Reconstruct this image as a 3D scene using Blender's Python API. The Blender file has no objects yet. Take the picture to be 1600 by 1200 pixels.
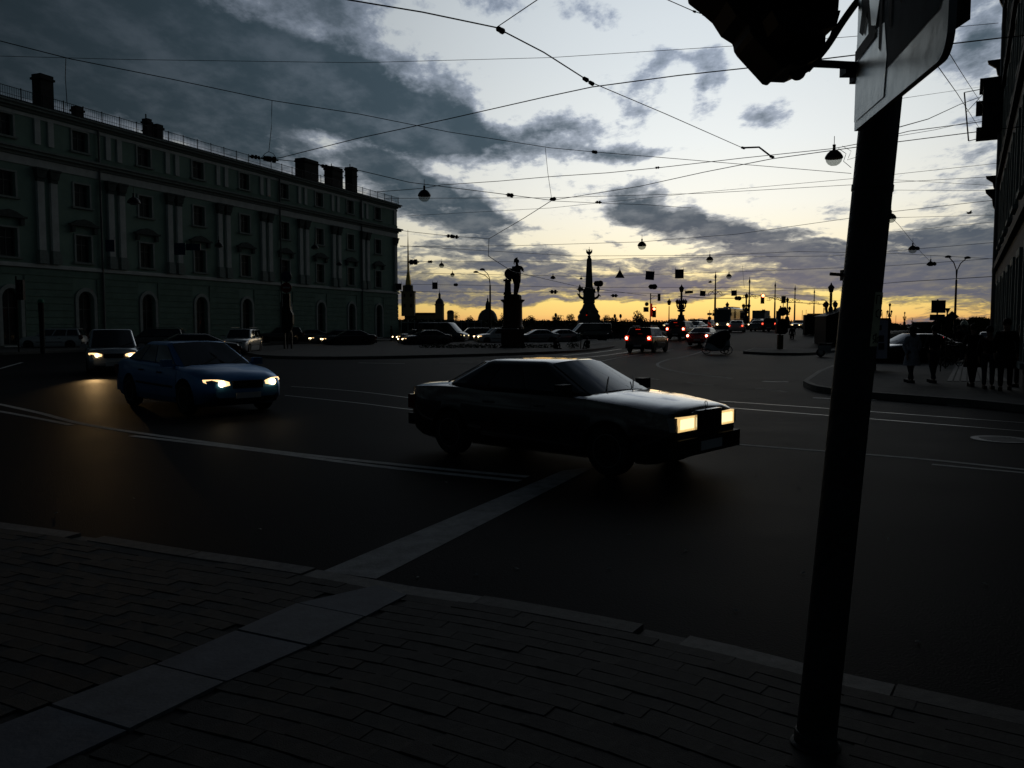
import bpy, bmesh, math, random
from mathutils import Vector, Matrix
sc = bpy.context.scene
COL = sc.collection
random.seed(7)
R = math.radians
# ---------------------------------------------------------------- camera
CZ = 1.72; F = 1300.0; PITCH = math.atan(90/1300)
cam_d = bpy.data.cameras.new('camera'); cam = bpy.data.objects.new('camera', cam_d); COL.objects.link(cam)
cam.location = (0, 0, CZ); cam.rotation_euler = (math.pi/2-PITCH, 0, 0)
cam_d.sensor_width = 36; cam_d.lens = 36*F/1600; cam_d.clip_start = .05; cam_d.clip_end = 9000
sc.camera = cam
sc.view_settings.view_transform = 'Standard'; sc.view_settings.look = 'None'
sc.view_settings.exposure = 0; sc.view_settings.gamma = 1; sc.view_settings.use_curve_mapping = False
sc.render.resolution_x = 1024; sc.render.resolution_y = 768
sc.cycles.max_bounces = 5; sc.cycles.diffuse_bounces = 3; sc.cycles.glossy_bounces = 3
sc.cycles.caustics_reflective = False; sc.cycles.caustics_refractive = False
sc.cycles.sample_clamp_indirect = 3.0
try:
    sc.cycles.use_denoising = True
except Exception: pass

def ray(px, py):
    u = (px-800)/F; v = -(py-600)/F
    return Vector((u, math.cos(PITCH)+v*math.sin(PITCH), -math.sin(PITCH)+v*math.cos(PITCH)))
def G(px, py, z=0.0):                 # a point of the ground seen there
    d = ray(px, py); t = (z-CZ)/d.z
    return Vector((d.x*t, d.y*t, z))
def AT(px, py, Y):                    # a point seen there, Y metres ahead
    d = ray(px, py); t = Y/d.y
    return Vector((d.x*t, Y, CZ+d.z*t))
def srgb(r, g, b, k=1.0):
    def c(x):
        x /= 255.
        return (x/12.92 if x <= .04045 else ((x+.055)/1.055)**2.4)*k
    return (c(r), c(g), c(b), 1)

# ---------------------------------------------------------------- world: dusk sky
SUN_AZ = 13.0
world = bpy.data.worlds.new('World'); sc.world = world; world.use_nodes = True
nt = world.node_tree; nt.nodes.clear(); N = nt.nodes; Lk = nt.links
def nd(t, **k):
    n = N.new(t)
    for a, b in k.items(): setattr(n, a, b)
    return n
def setin(n, i, v):
    if isinstance(v, bpy.types.NodeSocket): Lk.new(v, n.inputs[i])
    else: n.inputs[i].default_value = v
def math_(op, a, b=0.0, c=None, clamp=False):
    n = nd('ShaderNodeMath', operation=op, use_clamp=clamp); setin(n, 0, a); setin(n, 1, b)
    if c is not None: setin(n, 2, c)
    return n.outputs[0]
def mixc(f, a, b, mode='MIX'):
    n = nd('ShaderNodeMix', data_type='RGBA', blend_type=mode); setin(n, 0, f); setin(n, 6, a); setin(n, 7, b)
    return n.outputs[2]
def sstep(x, a, b, lo=0., hi=1.):
    n = nd('ShaderNodeMapRange', interpolation_type='SMOOTHSTEP'); setin(n, 0, x)
    for i, v in enumerate((a, b, lo, hi)): n.inputs[i+1].default_value = v
    return n.outputs[0]
tc = nd('ShaderNodeTexCoord'); sep = nd('ShaderNodeSeparateXYZ'); Lk.new(tc.outputs['Generated'], sep.inputs[0])
DX, DY, DZ = sep.outputs
az = math_('MULTIPLY', math_('ARCTAN2', DX, DY), 57.29578)
el = math_('MULTIPLY', math_('ARCSINE', DZ), 57.29578)
ae = nd('ShaderNodeCombineXYZ'); setin(ae, 0, az); setin(ae, 1, el)
# cloud layer coordinates: the direction projected to a high flat layer
zz = math_('ADD', math_('MAXIMUM', DZ, 0.0), 0.13)
pl = nd('ShaderNodeCombineXYZ'); setin(pl, 0, math_('DIVIDE', DX, zz)); setin(pl, 1, math_('DIVIDE', DY, zz))
def noise(vec, scale, detail=5, rough=.55, dist=0.):
    n = nd('ShaderNodeTexNoise'); Lk.new(vec, n.inputs['Vector'])
    n.inputs['Scale'].default_value = scale; n.inputs['Detail'].default_value = detail
    n.inputs['Roughness'].default_value = rough; n.inputs['Distortion'].default_value = dist
    return n
mp = nd('ShaderNodeMapping'); mp.vector_type = 'POINT'; Lk.new(pl.outputs[0], mp.inputs[0])
mp.inputs['Rotation'].default_value = (0, 0, R(20)); mp.inputs['Scale'].default_value = (1.0, .62, 1)
n1 = noise(mp.outputs[0], 1.7, 8, .62, .25)
n1b = noise(mp.outputs[0], 6.5, 6, .6)
n1c = noise(mp.outputs[0], 20, 5, .65)
n2 = noise(ae.outputs[0], .11, 5, .6)        # warp in degrees
wv = nd('ShaderNodeVectorMath', operation='SUBTRACT'); Lk.new(n2.outputs['Color'], wv.inputs[0]); wv.inputs[1].default_value = (.5, .5, .5)
ws = nd('ShaderNodeVectorMath', operation='MULTIPLY'); Lk.new(wv.outputs[0], ws.inputs[0]); ws.inputs[1].default_value = (7, 2.6, 0)
wa = nd('ShaderNodeVectorMath', operation='ADD'); Lk.new(ae.outputs[0], wa.inputs[0]); Lk.new(ws.outputs[0], wa.inputs[1])
AEW = wa.outputs[0]
def azel(px, py):
    d = ray(px, py).normalized(); return math.degrees(math.atan2(d.x, d.y)), math.degrees(math.asin(d.z))
# banks of cloud, as seen: x, y, half-length, half-height, tilt, weight
CL = [(60, 20, 520, 170, 6, 1.15), (290, 110, 400, 85, 12, 1.0), (960, 60, 330, 130, 10, -.15), (1250, 250, 330, 80, 5, -.12), (20, 150, 150, 40, 15, -.35), (200, 200, 260, 22, 18, -.4),
      (600, 165, 190, 48, 22, .75), (730, 213, 170, 34, 14, .62), (700, 150, 110, 20, 30, .3), (600, 250, 90, 60, 30, .5), (655, 300, 130, 34, 26, .62), (700, 350, 130, 16, 20, .4),
      (865, 200, 85, 30, -8, .7), (955, 243, 85, 20, 4, .65), (985, 175, 42, 85, 25, .50), (1095, 135, 38, 65, 25, .50),
      (1045, 78, 100, 34, 22, .42), (1205, 180, 62, 26, 5, .55), (1178, 305, 26, 42, 10, .36), (955, 105, 70, 34, 10, .35),
      (800, 10, 260, 30, 4, .42), (570, 238, 110, 16, 8, -.5), (420, 200, 120, 18, 20, -.3), (530, 30, 90, 150, -20, .45), (480, 70, 60, 90, -20, -.25),
      (1005, 325, 100, 34, 20, .95), (1110, 360, 150, 24, 9, .9), (1230, 384, 130, 22, 4, .7), (800, 378, 190, 20, 14, .42),
      (700, 395, 170, 18, 4, .4), (880, 405, 330, 20, 2, .28), (780, 340, 110, 16, 26, .5), (720, 325, 60, 14, 20, .4), (770, 400, 90, 12, 10, .4), (1000, 445, 1200, 40, 0, .62), (620, 440, 400, 30, 0, .4), (1240, 432, 420, 40, 0, .45),
      (1470, 395, 130, 44, 3, .8), (1520, 60, 60, 80, 20, .75), (1450, 492, 170, 17, 0, .8), (700, 474, 330, 14, 0, .6),
      (1150, 486, 620, 16, 0, -1.3), (690, 492, 300, 14, 0, -.8), (1180, 452, 60, 14, 2, -.5), (1340, 455, 90, 12, 2, -.4), (720, 428, 120, 14, 2, -.45), (960, 415, 90, 12, 8, -.4), (1060, 470, 500, 5, 0, .2),
      (300, 330, 500, 90, 0, .35), (-300, 300, 600, 260, 0, .8), (1900, 330, 420, 130, 0, .7), (1700, 480, 260, 20, 0, .4)]
cov = None
for (cx, cy, rx, ry, rot, w) in CL:
    a, e = azel(cx, cy)
    m = nd('ShaderNodeMapping', vector_type='TEXTURE'); Lk.new(AEW, m.inputs[0])
    m.inputs['Location'].default_value = (a, e, 0); m.inputs['Rotation'].default_value = (0, 0, R(-rot))
    m.inputs['Scale'].default_value = (rx/22.7*1.25, ry/22.7*1.25, 1)
    g = nd('ShaderNodeTexGradient', gradient_type='SPHERICAL'); Lk.new(m.outputs[0], g.inputs[0])
    cov = math_('MULTIPLY_ADD', g.outputs['Fac'], w, cov if cov is not None else 0.0)
# behind and overhead the cloud closes
back = sstep(math_('ABSOLUTE', math_('SUBTRACT', az, SUN_AZ)), 38, 75)
over = sstep(el, 21, 42)
cov = math_('ADD', cov, math_('MULTIPLY', math_('MAXIMUM', back, over), .55))
mlo = nd('ShaderNodeMapping'); mlo.vector_type = 'POINT'; Lk.new(AEW, mlo.inputs[0]); mlo.inputs['Scale'].default_value = (.20, .95, 1); mlo.inputs['Rotation'].default_value = (0, 0, R(4))
n3 = noise(mlo.outputs[0], 1.0, 7, .62, .2)
nhi = math_('ADD', math_('MULTIPLY', math_('SUBTRACT', n1.outputs['Fac'], .5), 1.9), math_('MULTIPLY', math_('SUBTRACT', n1b.outputs['Fac'], .5), 1.15))
nlo = math_('ADD', math_('MULTIPLY', math_('SUBTRACT', n3.outputs['Fac'], .5), 3.4), math_('MULTIPLY', math_('SUBTRACT', n1b.outputs['Fac'], .5), .9))
tl = sstep(el, 4.0, 9.5)
nse = math_('ADD', math_('MULTIPLY', nhi, tl), math_('MULTIPLY', nlo, math_('SUBTRACT', 1.0, tl)))
dens = math_('ADD', cov, nse)
dens = math_('ADD', dens, math_('MULTIPLY', math_('SUBTRACT', n1c.outputs['Fac'], .5), .55))
alpha = sstep(dens, .16, .42)
thick = sstep(dens, .22, .80)
# clear sky behind: warm at the horizon, pale above
ramp = nd('ShaderNodeValToRGB'); setin(ramp, 0, math_('DIVIDE', math_('ADD', el, 1.0), 27.0))
cr = ramp.color_ramp
stops = [(-1, (200, 120, 60)), (0.2, (236, 160, 84)), (.8, (250, 200, 104)), (1.7, (253, 220, 118)), (2.8, (253, 226, 150)), (5, (250, 238, 204)),
         (8, (243, 240, 228)), (12, (230, 233, 232)), (17, (214, 220, 224)), (26, (194, 203, 212))]
while len(cr.elements) < len(stops): cr.elements.new(.5)
for s, (e, c) in zip(cr.elements, stops):
    s.position = (e+1)/27.0; s.color = srgb(*c)
gl = math_('SUBTRACT', az, SUN_AZ)
glow = math_('EXPONENT', math_('MULTIPLY', math_('POWER', math_('DIVIDE', gl, 33.0), 2.0), -1.0))
glow = math_('MULTIPLY', glow, sstep(el, 19, 42, 1., .05))
clear = mixc(1.0, ramp.outputs[0], (1, 1, 1, 1), 'MULTIPLY')
gv = nd('ShaderNodeVectorMath', operation='SCALE'); Lk.new(clear, gv.inputs[0]); Lk.new(math_('MULTIPLY', glow, 1.04), gv.inputs[3])
base = nd('ShaderNodeVectorMath', operation='ADD'); Lk.new(gv.outputs[0], base.inputs[0]); setin(base, 1, mixc(sstep(el, 5, 40), (.036, .052, .056, 1), (.010, .015, .019, 1)))
# cloud light: thin edges take the sky's light, thick parts are slate
lowc = sstep(el, 1.5, 9)
dark = mixc(lowc, srgb(88, 97, 112), srgb(62, 80, 92))
cg = nd('ShaderNodeVectorMath', operation='SCALE'); Lk.new(dark, cg.inputs[0])
Lk.new(math_('MULTIPLY_ADD', math_('POWER', glow, .9), 1.12, .05), cg.inputs[3])
edge = nd('ShaderNodeVectorMath', operation='MULTIPLY'); Lk.new(base.outputs[0], edge.inputs[0]); edge.inputs[1].default_value = (.56, .60, .71)
ccol = mixc(thick, edge.outputs[0], cg.outputs[0])
ccol = mixc(math_('MULTIPLY', sstep(n1b.outputs['Fac'], .4, .72), .2), ccol, edge.outputs[0])
skyc = mixc(alpha, base.outputs[0], ccol)
bg = nd('ShaderNodeBackground'); Lk.new(skyc, bg.inputs[0]); bg.inputs[1].default_value = 1.0
# the physical dusk sky adds its faint blue under the cloud
nis = nd('ShaderNodeTexSky'); nis.sky_type = 'NISHITA'; nis.sun_disc = False; nis.sun_elevation = R(.5); nis.sun_rotation = R(SUN_AZ)
bg2 = nd('ShaderNodeBackground'); Lk.new(nis.outputs[0], bg2.inputs[0]); bg2.inputs[1].default_value = .004
ads = nd('ShaderNodeAddShader'); Lk.new(bg.outputs[0], ads.inputs[0]); Lk.new(bg2.outputs[0], ads.inputs[1])
wo = nd('ShaderNodeOutputWorld'); Lk.new(ads.outputs[0], wo.inputs[0])
world.cycles.sampling_method = 'MANUAL'; world.cycles.sample_map_resolution = 512

sd = bpy.data.lights.new('sun', 'SUN'); sd.energy = .03; sd.angle = R(12); sd.color = (1, .78, .5)
sun = bpy.data.objects.new('sun', sd); COL.objects.link(sun)
sv = Vector((math.sin(R(SUN_AZ))*math.cos(R(2)), math.cos(R(SUN_AZ))*math.cos(R(2)), math.sin(R(2))))
sun.rotation_euler = sv.to_track_quat('Z', 'Y').to_euler(); sun.location = sv*50

# ---------------------------------------------------------------- materials
MT = {}
def mat(name, col, rough=.6, metal=0., var=.25, scale=4., bump=0., bscale=None, emit=None, es=0., coat=0., spec=.2):
    if name in MT: return MT[name]
    m = bpy.data.materials.new(name); m.use_nodes = True; t = m.node_tree
    b = t.nodes['Principled BSDF']; b.inputs['Roughness'].default_value = rough; b.inputs['Metallic'].default_value = metal
    b.inputs['Coat Weight'].default_value = coat; b.inputs['Coat Roughness'].default_value = .05
    b.inputs['Specular IOR Level'].default_value = spec
    c = Vector(col[:3])
    tcn = t.nodes.new('ShaderNodeTexCoord')
    if var > 0:
        n = t.nodes.new('ShaderNodeTexNoise'); n.inputs['Scale'].default_value = scale; n.inputs['Detail'].default_value = 6; n.inputs['Roughness'].default_value = .65
        t.links.new(tcn.outputs['Object'], n.inputs[0])
        r = t.nodes.new('ShaderNodeValToRGB'); t.links.new(n.outputs['Fac'], r.inputs[0])
        r.color_ramp.elements[0].position = .3; r.color_ramp.elements[1].position = .72
        r.color_ramp.elements[0].color = tuple(c*(1-var))+(1,); r.color_ramp.elements[1].color = tuple(c*(1+var))+(1,)
        t.links.new(r.outputs[0], b.inputs['Base Color'])
    else: b.inputs['Base Color'].default_value = tuple(c)+(1,)
    if bump:
        n = t.nodes.new('ShaderNodeTexNoise'); n.inputs['Scale'].default_value = bscale or scale*8; n.inputs['Detail'].default_value = 5
        t.links.new(tcn.outputs['Object'], n.inputs[0])
        bp = t.nodes.new('ShaderNodeBump'); bp.inputs['Strength'].default_value = bump; bp.inputs['Distance'].default_value = .02
        t.links.new(n.outputs['Fac'], bp.inputs['Height']); t.links.new(bp.outputs[0], b.inputs['Normal'])
    if emit:
        b.inputs['Emission Color'].default_value = tuple(emit[:3])+(1,); b.inputs['Emission Strength'].default_value = es
    MT[name] = m; return m
black = mat('black_paint', (.012, .012, .013), .5, var=.3)
iron = mat('dark_iron', (.02, .02, .02), .5, .6)
bronze = mat('dark_bronze', (.028, .028, .022), .45, .5, var=.4)
steel = mat('rail_steel', (.2, .2, .2), .35, .9)
galv = mat('galvanised', (.16, .165, .17), .5, .6)
rubber = mat('rubber', (.012, .012, .012), .8, var=.2)
rim_m = mat('rim_alloy', (.18, .18, .18), .3, .9, var=0)
glassd = mat('dark_glass', (.006, .007, .009), .04, var=0, spec=.6)
chrome = mat('chrome', (.5, .5, .5), .12, 1, var=0)
plate_m = mat('number_plate_white', (.5, .5, .5), .5, var=.08)
plastic = mat('black_plastic', (.011, .011, .012), .55, var=.2, spec=.12)
granite = mat('granite', (.15, .14, .135), .75, var=.35, scale=14, bump=.3)
granite_red = mat('red_granite', (.07, .035, .028), .5, var=.4, scale=10)
asphalt_l = mat('pavement_asphalt', (.085, .083, .08), .85, var=.25, scale=3, bump=.25, bscale=60)
soil = mat('soil', (.03, .026, .02), .95, var=.3)
leaf = mat('foliage', (.035, .05, .022), .8, var=.4, scale=3)
bark = mat('bark', (.04, .032, .025), .9, var=.3)
whitepaint = mat('road_paint', (.42, .42, .41), .75, var=.35, scale=6, bump=.3, bscale=50)
stone_y = mat('ochre_plaster', (.42, .33, .19), .8, var=.15)
gold = mat('gilded_metal', (.6, .42, .12), .35, .8, var=.1)
leadroof = mat('grey_roof', (.11, .12, .125), .6, .3)

# ---------------------------------------------------------------- mesh helpers
class MB:
    def __init__(s): s.v = []; s.f = []
    def add(s, vs, fs):
        o = len(s.v); s.v += [tuple(v) for v in vs]; s.f += [tuple(i+o for i in f) for f in fs]; return s
    def box(s, c, d, rz=0., taper=1.):
        x, y, z = [q/2 for q in d]; ca, sa = math.cos(rz), math.sin(rz); P = []
        for k, zz_ in ((1, -z), (taper, z)):
            for a, b in ((-x, -y), (x, -y), (x, y), (-x, y)):
                a, b = a*k, b*k; P.append((c[0]+a*ca-b*sa, c[1]+a*sa+b*ca, c[2]+zz_))
        return s.add(P, [(3, 2, 1, 0), (4, 5, 6, 7), (0, 1, 5, 4), (1, 2, 6, 5), (2, 3, 7, 6), (3, 0, 4, 7)])
    def bx(s, x0, x1, y0, y1, z0, z1): return s.box(((x0+x1)/2, (y0+y1)/2, (z0+z1)/2), (x1-x0, y1-y0, z1-z0))
    def tube(s, pts, r, n=6, cap=True):
        pts = [Vector(p) for p in pts]; rs = r if isinstance(r, (list, tuple)) else [r]*len(pts); P = []
        up = Vector((0, 0, 1))
        for i, p in enumerate(pts):
            t = (pts[min(i+1, len(pts)-1)]-pts[max(i-1, 0)]).normalized()
            a = t.cross(up)
            if a.length < .05: a = t.cross(Vector((1, 0, 0)))
            a.normalize(); b = t.cross(a).normalized()
            for k in range(n):
                q = 2*math.pi*k/n; P.append(p+(a*math.cos(q)+b*math.sin(q))*rs[i])
        fs = [(i*n+k, i*n+(k+1) % n, (i+1)*n+(k+1) % n, (i+1)*n+k) for i in range(len(pts)-1) for k in range(n)]
        if cap: fs += [tuple(range(n-1, -1, -1)), tuple((len(pts)-1)*n+k for k in range(n))]
        return s.add(P, fs)
    def lathe(s, prof, c=(0, 0, 0), n=12, sq=False):
        P = []; off = math.pi/4 if sq else 0
        for r, z in prof:
            for k in range(n):
                q = 2*math.pi*k/n+off; P.append((c[0]+r*math.cos(q), c[1]+r*math.sin(q), c[2]+z))
        L = len(prof)
        fs = [(i*n+k, i*n+(k+1) % n, (i+1)*n+(k+1) % n, (i+1)*n+k) for i in range(L-1) for k in range(n)]
        fs += [tuple(range(n-1, -1, -1)), tuple((L-1)*n+k for k in range(n))]
        return s.add(P, fs)
    def ball(s, c, r, n=10, m=6, sz=1.):
        prof = [(max(r*math.sin(math.pi*i/m), .001), -r*sz*math.cos(math.pi*i/m)) for i in range(m+1)]
        return s.lathe(prof, c, n)
    def disc(s, c, r, thick, axis='y', n=20):
        P = []
        for t in (-thick/2, thick/2):
            for k in range(n):
                q = 2*math.pi*k/n; a, b = r*math.cos(q), r*math.sin(q)
                P.append({'y': (c[0]+a, c[1]+t, c[2]+b), 'x': (c[0]+t, c[1]+a, c[2]+b), 'z': (c[0]+a, c[1]+b, c[2]+t)}[axis])
        fs = [tuple(range(n)), tuple(range(2*n-1, n-1, -1))]+[(k, n+k, n+(k+1) % n, (k+1) % n) for k in range(n)]
        return s.add(P, fs)
    def prism(s, poly, z0, z1):
        n = len(poly); P = [(p[0], p[1], z0) for p in poly]+[(p[0], p[1], z1) for p in poly]
        return s.add(P, [tuple(range(n-1, -1, -1)), tuple(range(n, 2*n))]+[(k, (k+1) % n, n+(k+1) % n, n+k) for k in range(n)])
    def plate(s, poly, y0, y1):           # polygon in x,z extruded along y
        n = len(poly); P = [(p[0], y0, p[1]) for p in poly]+[(p[0], y1, p[1]) for p in poly]
        return s.add(P, [tuple(range(n)), tuple(range(2*n-1, n-1, -1))]+[(k, n+k, n+(k+1) % n, (k+1) % n) for k in range(n)])
    def build(s, name, m, parent=None, smooth=False, loc=None, fix=True):
        me = bpy.data.meshes.new(name); me.from_pydata(s.v, [], s.f)
        if fix:
            b = bmesh.new(); b.from_mesh(me); bmesh.ops.recalc_face_normals(b, faces=b.faces); b.to_mesh(me); b.free()
        if smooth:
            for p in me.polygons: p.use_smooth = True
            try: me.set_sharp_from_angle(angle=R(38))
            except Exception: pass
        me.materials.append(m)
        o = bpy.data.objects.new(name, me); COL.objects.link(o); o.parent = parent
        if loc is not None: o.location = loc
        return o
def tag(o, label=None, cat=None, group=None, kind=None):
    if label: o['label'] = label
    if cat: o['category'] = cat
    if group: o['group'] = group
    if kind: o['kind'] = kind
    return o
def thing(name, label, cat, loc=(0, 0, 0), rz=0., group=None):
    o = bpy.data.objects.new(name, None); COL.objects.link(o); o.location = loc; o.rotation_euler = (0, 0, rz)
    o.empty_display_size = .2
    return tag(o, label, cat, group)
def struct(o): o['kind'] = 'structure'; return o
def copy_tree(o, parent=None):
    c = o.copy(); COL.objects.link(c); c.parent = parent
    for ch in list(o.children): copy_tree(ch, c)
    return c
def dup(o, loc, rz, label, group=None):
    c = copy_tree(o); c.location = loc; c.rotation_euler = (0, 0, rz); c['label'] = label
    if group: c['group'] = group
    return c
def setmat(o, m):
    o.material_slots[0].link = 'OBJECT'; o.material_slots[0].material = m
def evalmesh(o):
    bpy.context.view_layer.update()
    dg = bpy.context.evaluated_depsgraph_get()
    return bpy.data.meshes.new_from_object(o.evaluated_get(dg))
def mods_apply(o):
    me = evalmesh(o); o.modifiers.clear(); o.data = me; return o
def text_mesh(txt, size, m, name, parent, loc, rot, label=None):
    cu = bpy.data.curves.new('t', 'FONT'); cu.body = txt; cu.size = size; cu.extrude = .002; cu.align_x = 'CENTER'; cu.align_y = 'CENTER'
    o = bpy.data.objects.new('t', cu); COL.objects.link(o); me = evalmesh(o); bpy.data.objects.remove(o)
    me.materials.clear(); me.materials.append(m); me.name = name
    o = bpy.data.objects.new(name, me); COL.objects.link(o); o.parent = parent; o.location = loc; o.rotation_euler = rot
    return o
# ---------------------------------------------------------------- ground
def asphalt_mat():
    m = bpy.data.materials.new('asphalt'); m.use_nodes = True; t = m.node_tree; b = t.nodes['Principled BSDF']
    c = t.nodes.new('ShaderNodeTexCoord')
    def nz(s, d=6, r=.6):
        n = t.nodes.new('ShaderNodeTexNoise'); n.inputs['Scale'].default_value = s; n.inputs['Detail'].default_value = d; n.inputs['Roughness'].default_value = r
        t.links.new(c.outputs['Object'], n.inputs[0]); return n
    a, g = nz(.35, 8, .7), nz(90, 3)
    vo = t.nodes.new('ShaderNodeTexVoronoi'); vo.inputs['Scale'].default_value = 70; t.links.new(c.outputs['Object'], vo.inputs[0])
    r = t.nodes.new('ShaderNodeValToRGB'); t.links.new(a.outputs[0], r.inputs[0])
    r.color_ramp.elements[0].position = .3; r.color_ramp.elements[1].position = .7
    r.color_ramp.elements[0].color = (.016, .0165, .018, 1); r.color_ramp.elements[1].color = (.03, .03, .032, 1)
    mx = t.nodes.new('ShaderNodeMix'); mx.data_type = 'RGBA'; mx.blend_type = 'MULTIPLY'; mx.inputs[0].default_value = .5
    t.links.new(r.outputs[0], mx.inputs[6]); t.links.new(g.outputs[0], mx.inputs[7]); t.links.new(mx.outputs[2], b.inputs['Base Color'])
    rr = t.nodes.new('ShaderNodeMapRange'); t.links.new(a.outputs[0], rr.inputs[0]); rr.inputs[3].default_value = .5; rr.inputs[4].default_value = .72
    t.links.new(rr.outputs[0], b.inputs['Roughness'])
    bp = t.nodes.new('ShaderNodeBump'); bp.inputs['Strength'].default_value = .35; bp.inputs['Distance'].default_value = .006
    t.links.new(vo.outputs['Distance'], bp.inputs['Height']); t.links.new(bp.outputs[0], b.inputs['Normal'])
    b.inputs['Specular IOR Level'].default_value = .012
    return m
asphalt = asphalt_mat()
def sheet(name, poly, z, m, kind=True):
    o = MB().add([(p[0], p[1], z) for p in poly], [tuple(range(len(poly)))]).build(name, m, fix=False)
    if o.data.polygons[0].normal.z < 0: o.data.flip_normals()
    return struct(o) if kind else o
# street direction
SA = math.atan(519/1300.)      # facade line
SD = Vector((math.sin(SA), math.cos(SA), 0))
sheet('road', [(-160, -40), (160, -40), (160, 126), (-160, 126)], 0, asphalt)
water_m = mat('river_water', (.01, .013, .016), .4, var=.1, scale=.2, bump=1.0, bscale=.5)
sheet('river', [(-3500, 127), (4500, 127), (4500, 900), (-3500, 900)], -2.6, water_m)
parapet = thing('quay_parapet', 'low granite parapet along the river quay behind the traffic', 'parapet', (0, 0, 0))
for k in range(52):
    MB().bx(-120+k*3.0, -117.03+k*3.0, 125.2, 125.6, .002, 1.62).build('stone_block', granite, parapet)
quay = MB().bx(-160, 160, 126, 127, -4, 0).build('quay_wall', granite); struct(quay)
land_m = mat('far_land', (.03, .032, .025), .95)
sheet('far_bank', [(-4000, 700), (5000, 700), (5000, 6000), (-4000, 6000)], -.9, land_m)
sheet('side_ground', [(160, -40), (900, -40), (900, 126), (160, 126)], -.05, land_m)
sheet('side_ground', [(-900, -40), (-160, -40), (-160, 126), (-900, 126)], -.05, land_m)

# bridge deck rising from the square
BA = R(31.0); B0 = Vector((9.5, 63, 0)); BD = Vector((math.sin(BA), math.cos(BA), 0)); BL = Vector((-BD.y, BD.x, 0))
def brz(s):
    if s <= 0: return 0.
    return 1.45*(1-math.exp(-s/33.))
def lmx(s):
    t = min(1, max(0, (s-22)/30.)); return 6+11*t*t*(3-2*t)
def bpt(s, l, z=0): p = B0+BD*s+BL*l; return (p.x, p.y, brz(s)+z)
def onbridge(x, y):
    v = Vector((x, y, 0))-B0; s = v.dot(BD); l = v.dot(BL)
    return brz(s) if s > 0 and -14 < l < lmx(s)+.5 else 0.
mb = MB(); S = [0, 3, 6, 10, 15, 20, 26, 30, 34, 38, 43, 48, 54, 62, 80, 110, 160, 240, 380, 600]
for s in S:
    for l in (-13, -9, -4, 1, lmx(s)): mb.v.append(bpt(s, l, .012))
for i in range(len(S)-1):
    for j in range(4): mb.f.append((i*5+j, i*5+j+1, i*5+j+6, i*5+j+5))
struct(mb.build('bridge_road', asphalt, smooth=True, fix=False))
mb = MB()
for sgn in (1, -1):
    for i in range(len(S)-1):
        l, l2 = (lmx(S[i])+.05, lmx(S[i+1])+.05) if sgn > 0 else (-13.3, -13.3)
        a, b = bpt(S[i], l), bpt(S[i+1], l2); w = .3*sgn
        a2, b2 = bpt(S[i], l+w), bpt(S[i+1], l2+w)
        for (p, q, r_, t_) in ((a, b, a2, b2),):
            mb.add([p, q, (q[0], q[1], q[2]-1.8), (p[0], p[1], p[2]-1.8), r_, t_, (t_[0], t_[1], t_[2]-1.8), (r_[0], r_[1], r_[2]-1.8)],
                   [(0, 1, 2, 3), (4, 5, 6, 7), (0, 1, 5, 4)])
struct(mb.build('bridge_edge', mat('dark_granite', (.03, .03, .03), .85), fix=False))  # edge stone in a darker tone than the quay granite
# railing along the bridge
for lf, side in ((lambda q: lmx(q)+.2, 'left'), (lambda q: -13.6, 'right')):
    t = thing('bridge_railing', 'dark iron railing along the %s edge of the bridge' % side, 'railing')
    pts = [bpt(s, lf(s), 1.05) for s in range(56, 240, 8)]
    MB().tube(pts, .06, 4).build('top_rail', iron, t)
    MB().tube([(p[0], p[1], p[2]-.8) for p in pts], .05, 4).build('bottom_rail', iron, t)
    for s in range(56, 180, 4):
        MB().box(bpt(s, lf(s), .5), (.16, .16, 1.1)).build('railing_post', iron, t)
    b = MB()
    for k in range(56*2, 130*2):
        b.box(bpt(k/2., lf(k/2.), .6), (.04, .04, .8))
    o = b.build('railing_bars', iron, t); o['kind'] = 'stuff'

# ---------------------------------------------------------------- near pavement, its kerb, bricks and slabs
SZ = .13
kpx = [(-420, 775), (-200, 793), (0, 815), (120, 831), (300, 860), (400, 874), (500, 889), (640, 914), (780, 934), (900, 955), (1030, 980), (1165, 1010), (1300, 1045), (1450, 1078), (1600, 1110), (1850, 1165), (2100, 1225)]
kl = [G(x, y, SZ) for x, y in kpx]
def resample(pts, step):
    out = [pts[0].copy()]; acc = 0.
    for a, b in zip(pts, pts[1:]):
        L = (b-a).length; d = step-acc
        while d <= L:
            out.append(a.lerp(b, d/L)); d += step
        acc = L-(d-step)
    return out
def offset(pts, w):
    out = []
    for i, p in enumerate(pts):
        t = (pts[min(i+1, len(pts)-1)]-pts[max(i-1, 0)]).normalized()
        out.append(p+Vector((-t.y, t.x, 0))*w)
    return out
klr = resample(kl, .25)
KW = .145
kin = offset(klr, -KW)          # towards the camera
sheet('sidewalk', [(p.x, p.y) for p in kin]+[(9, -6), (-14, -6)], SZ-.009, mat('bedding_sand', (.04, .037, .035), .95))
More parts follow.
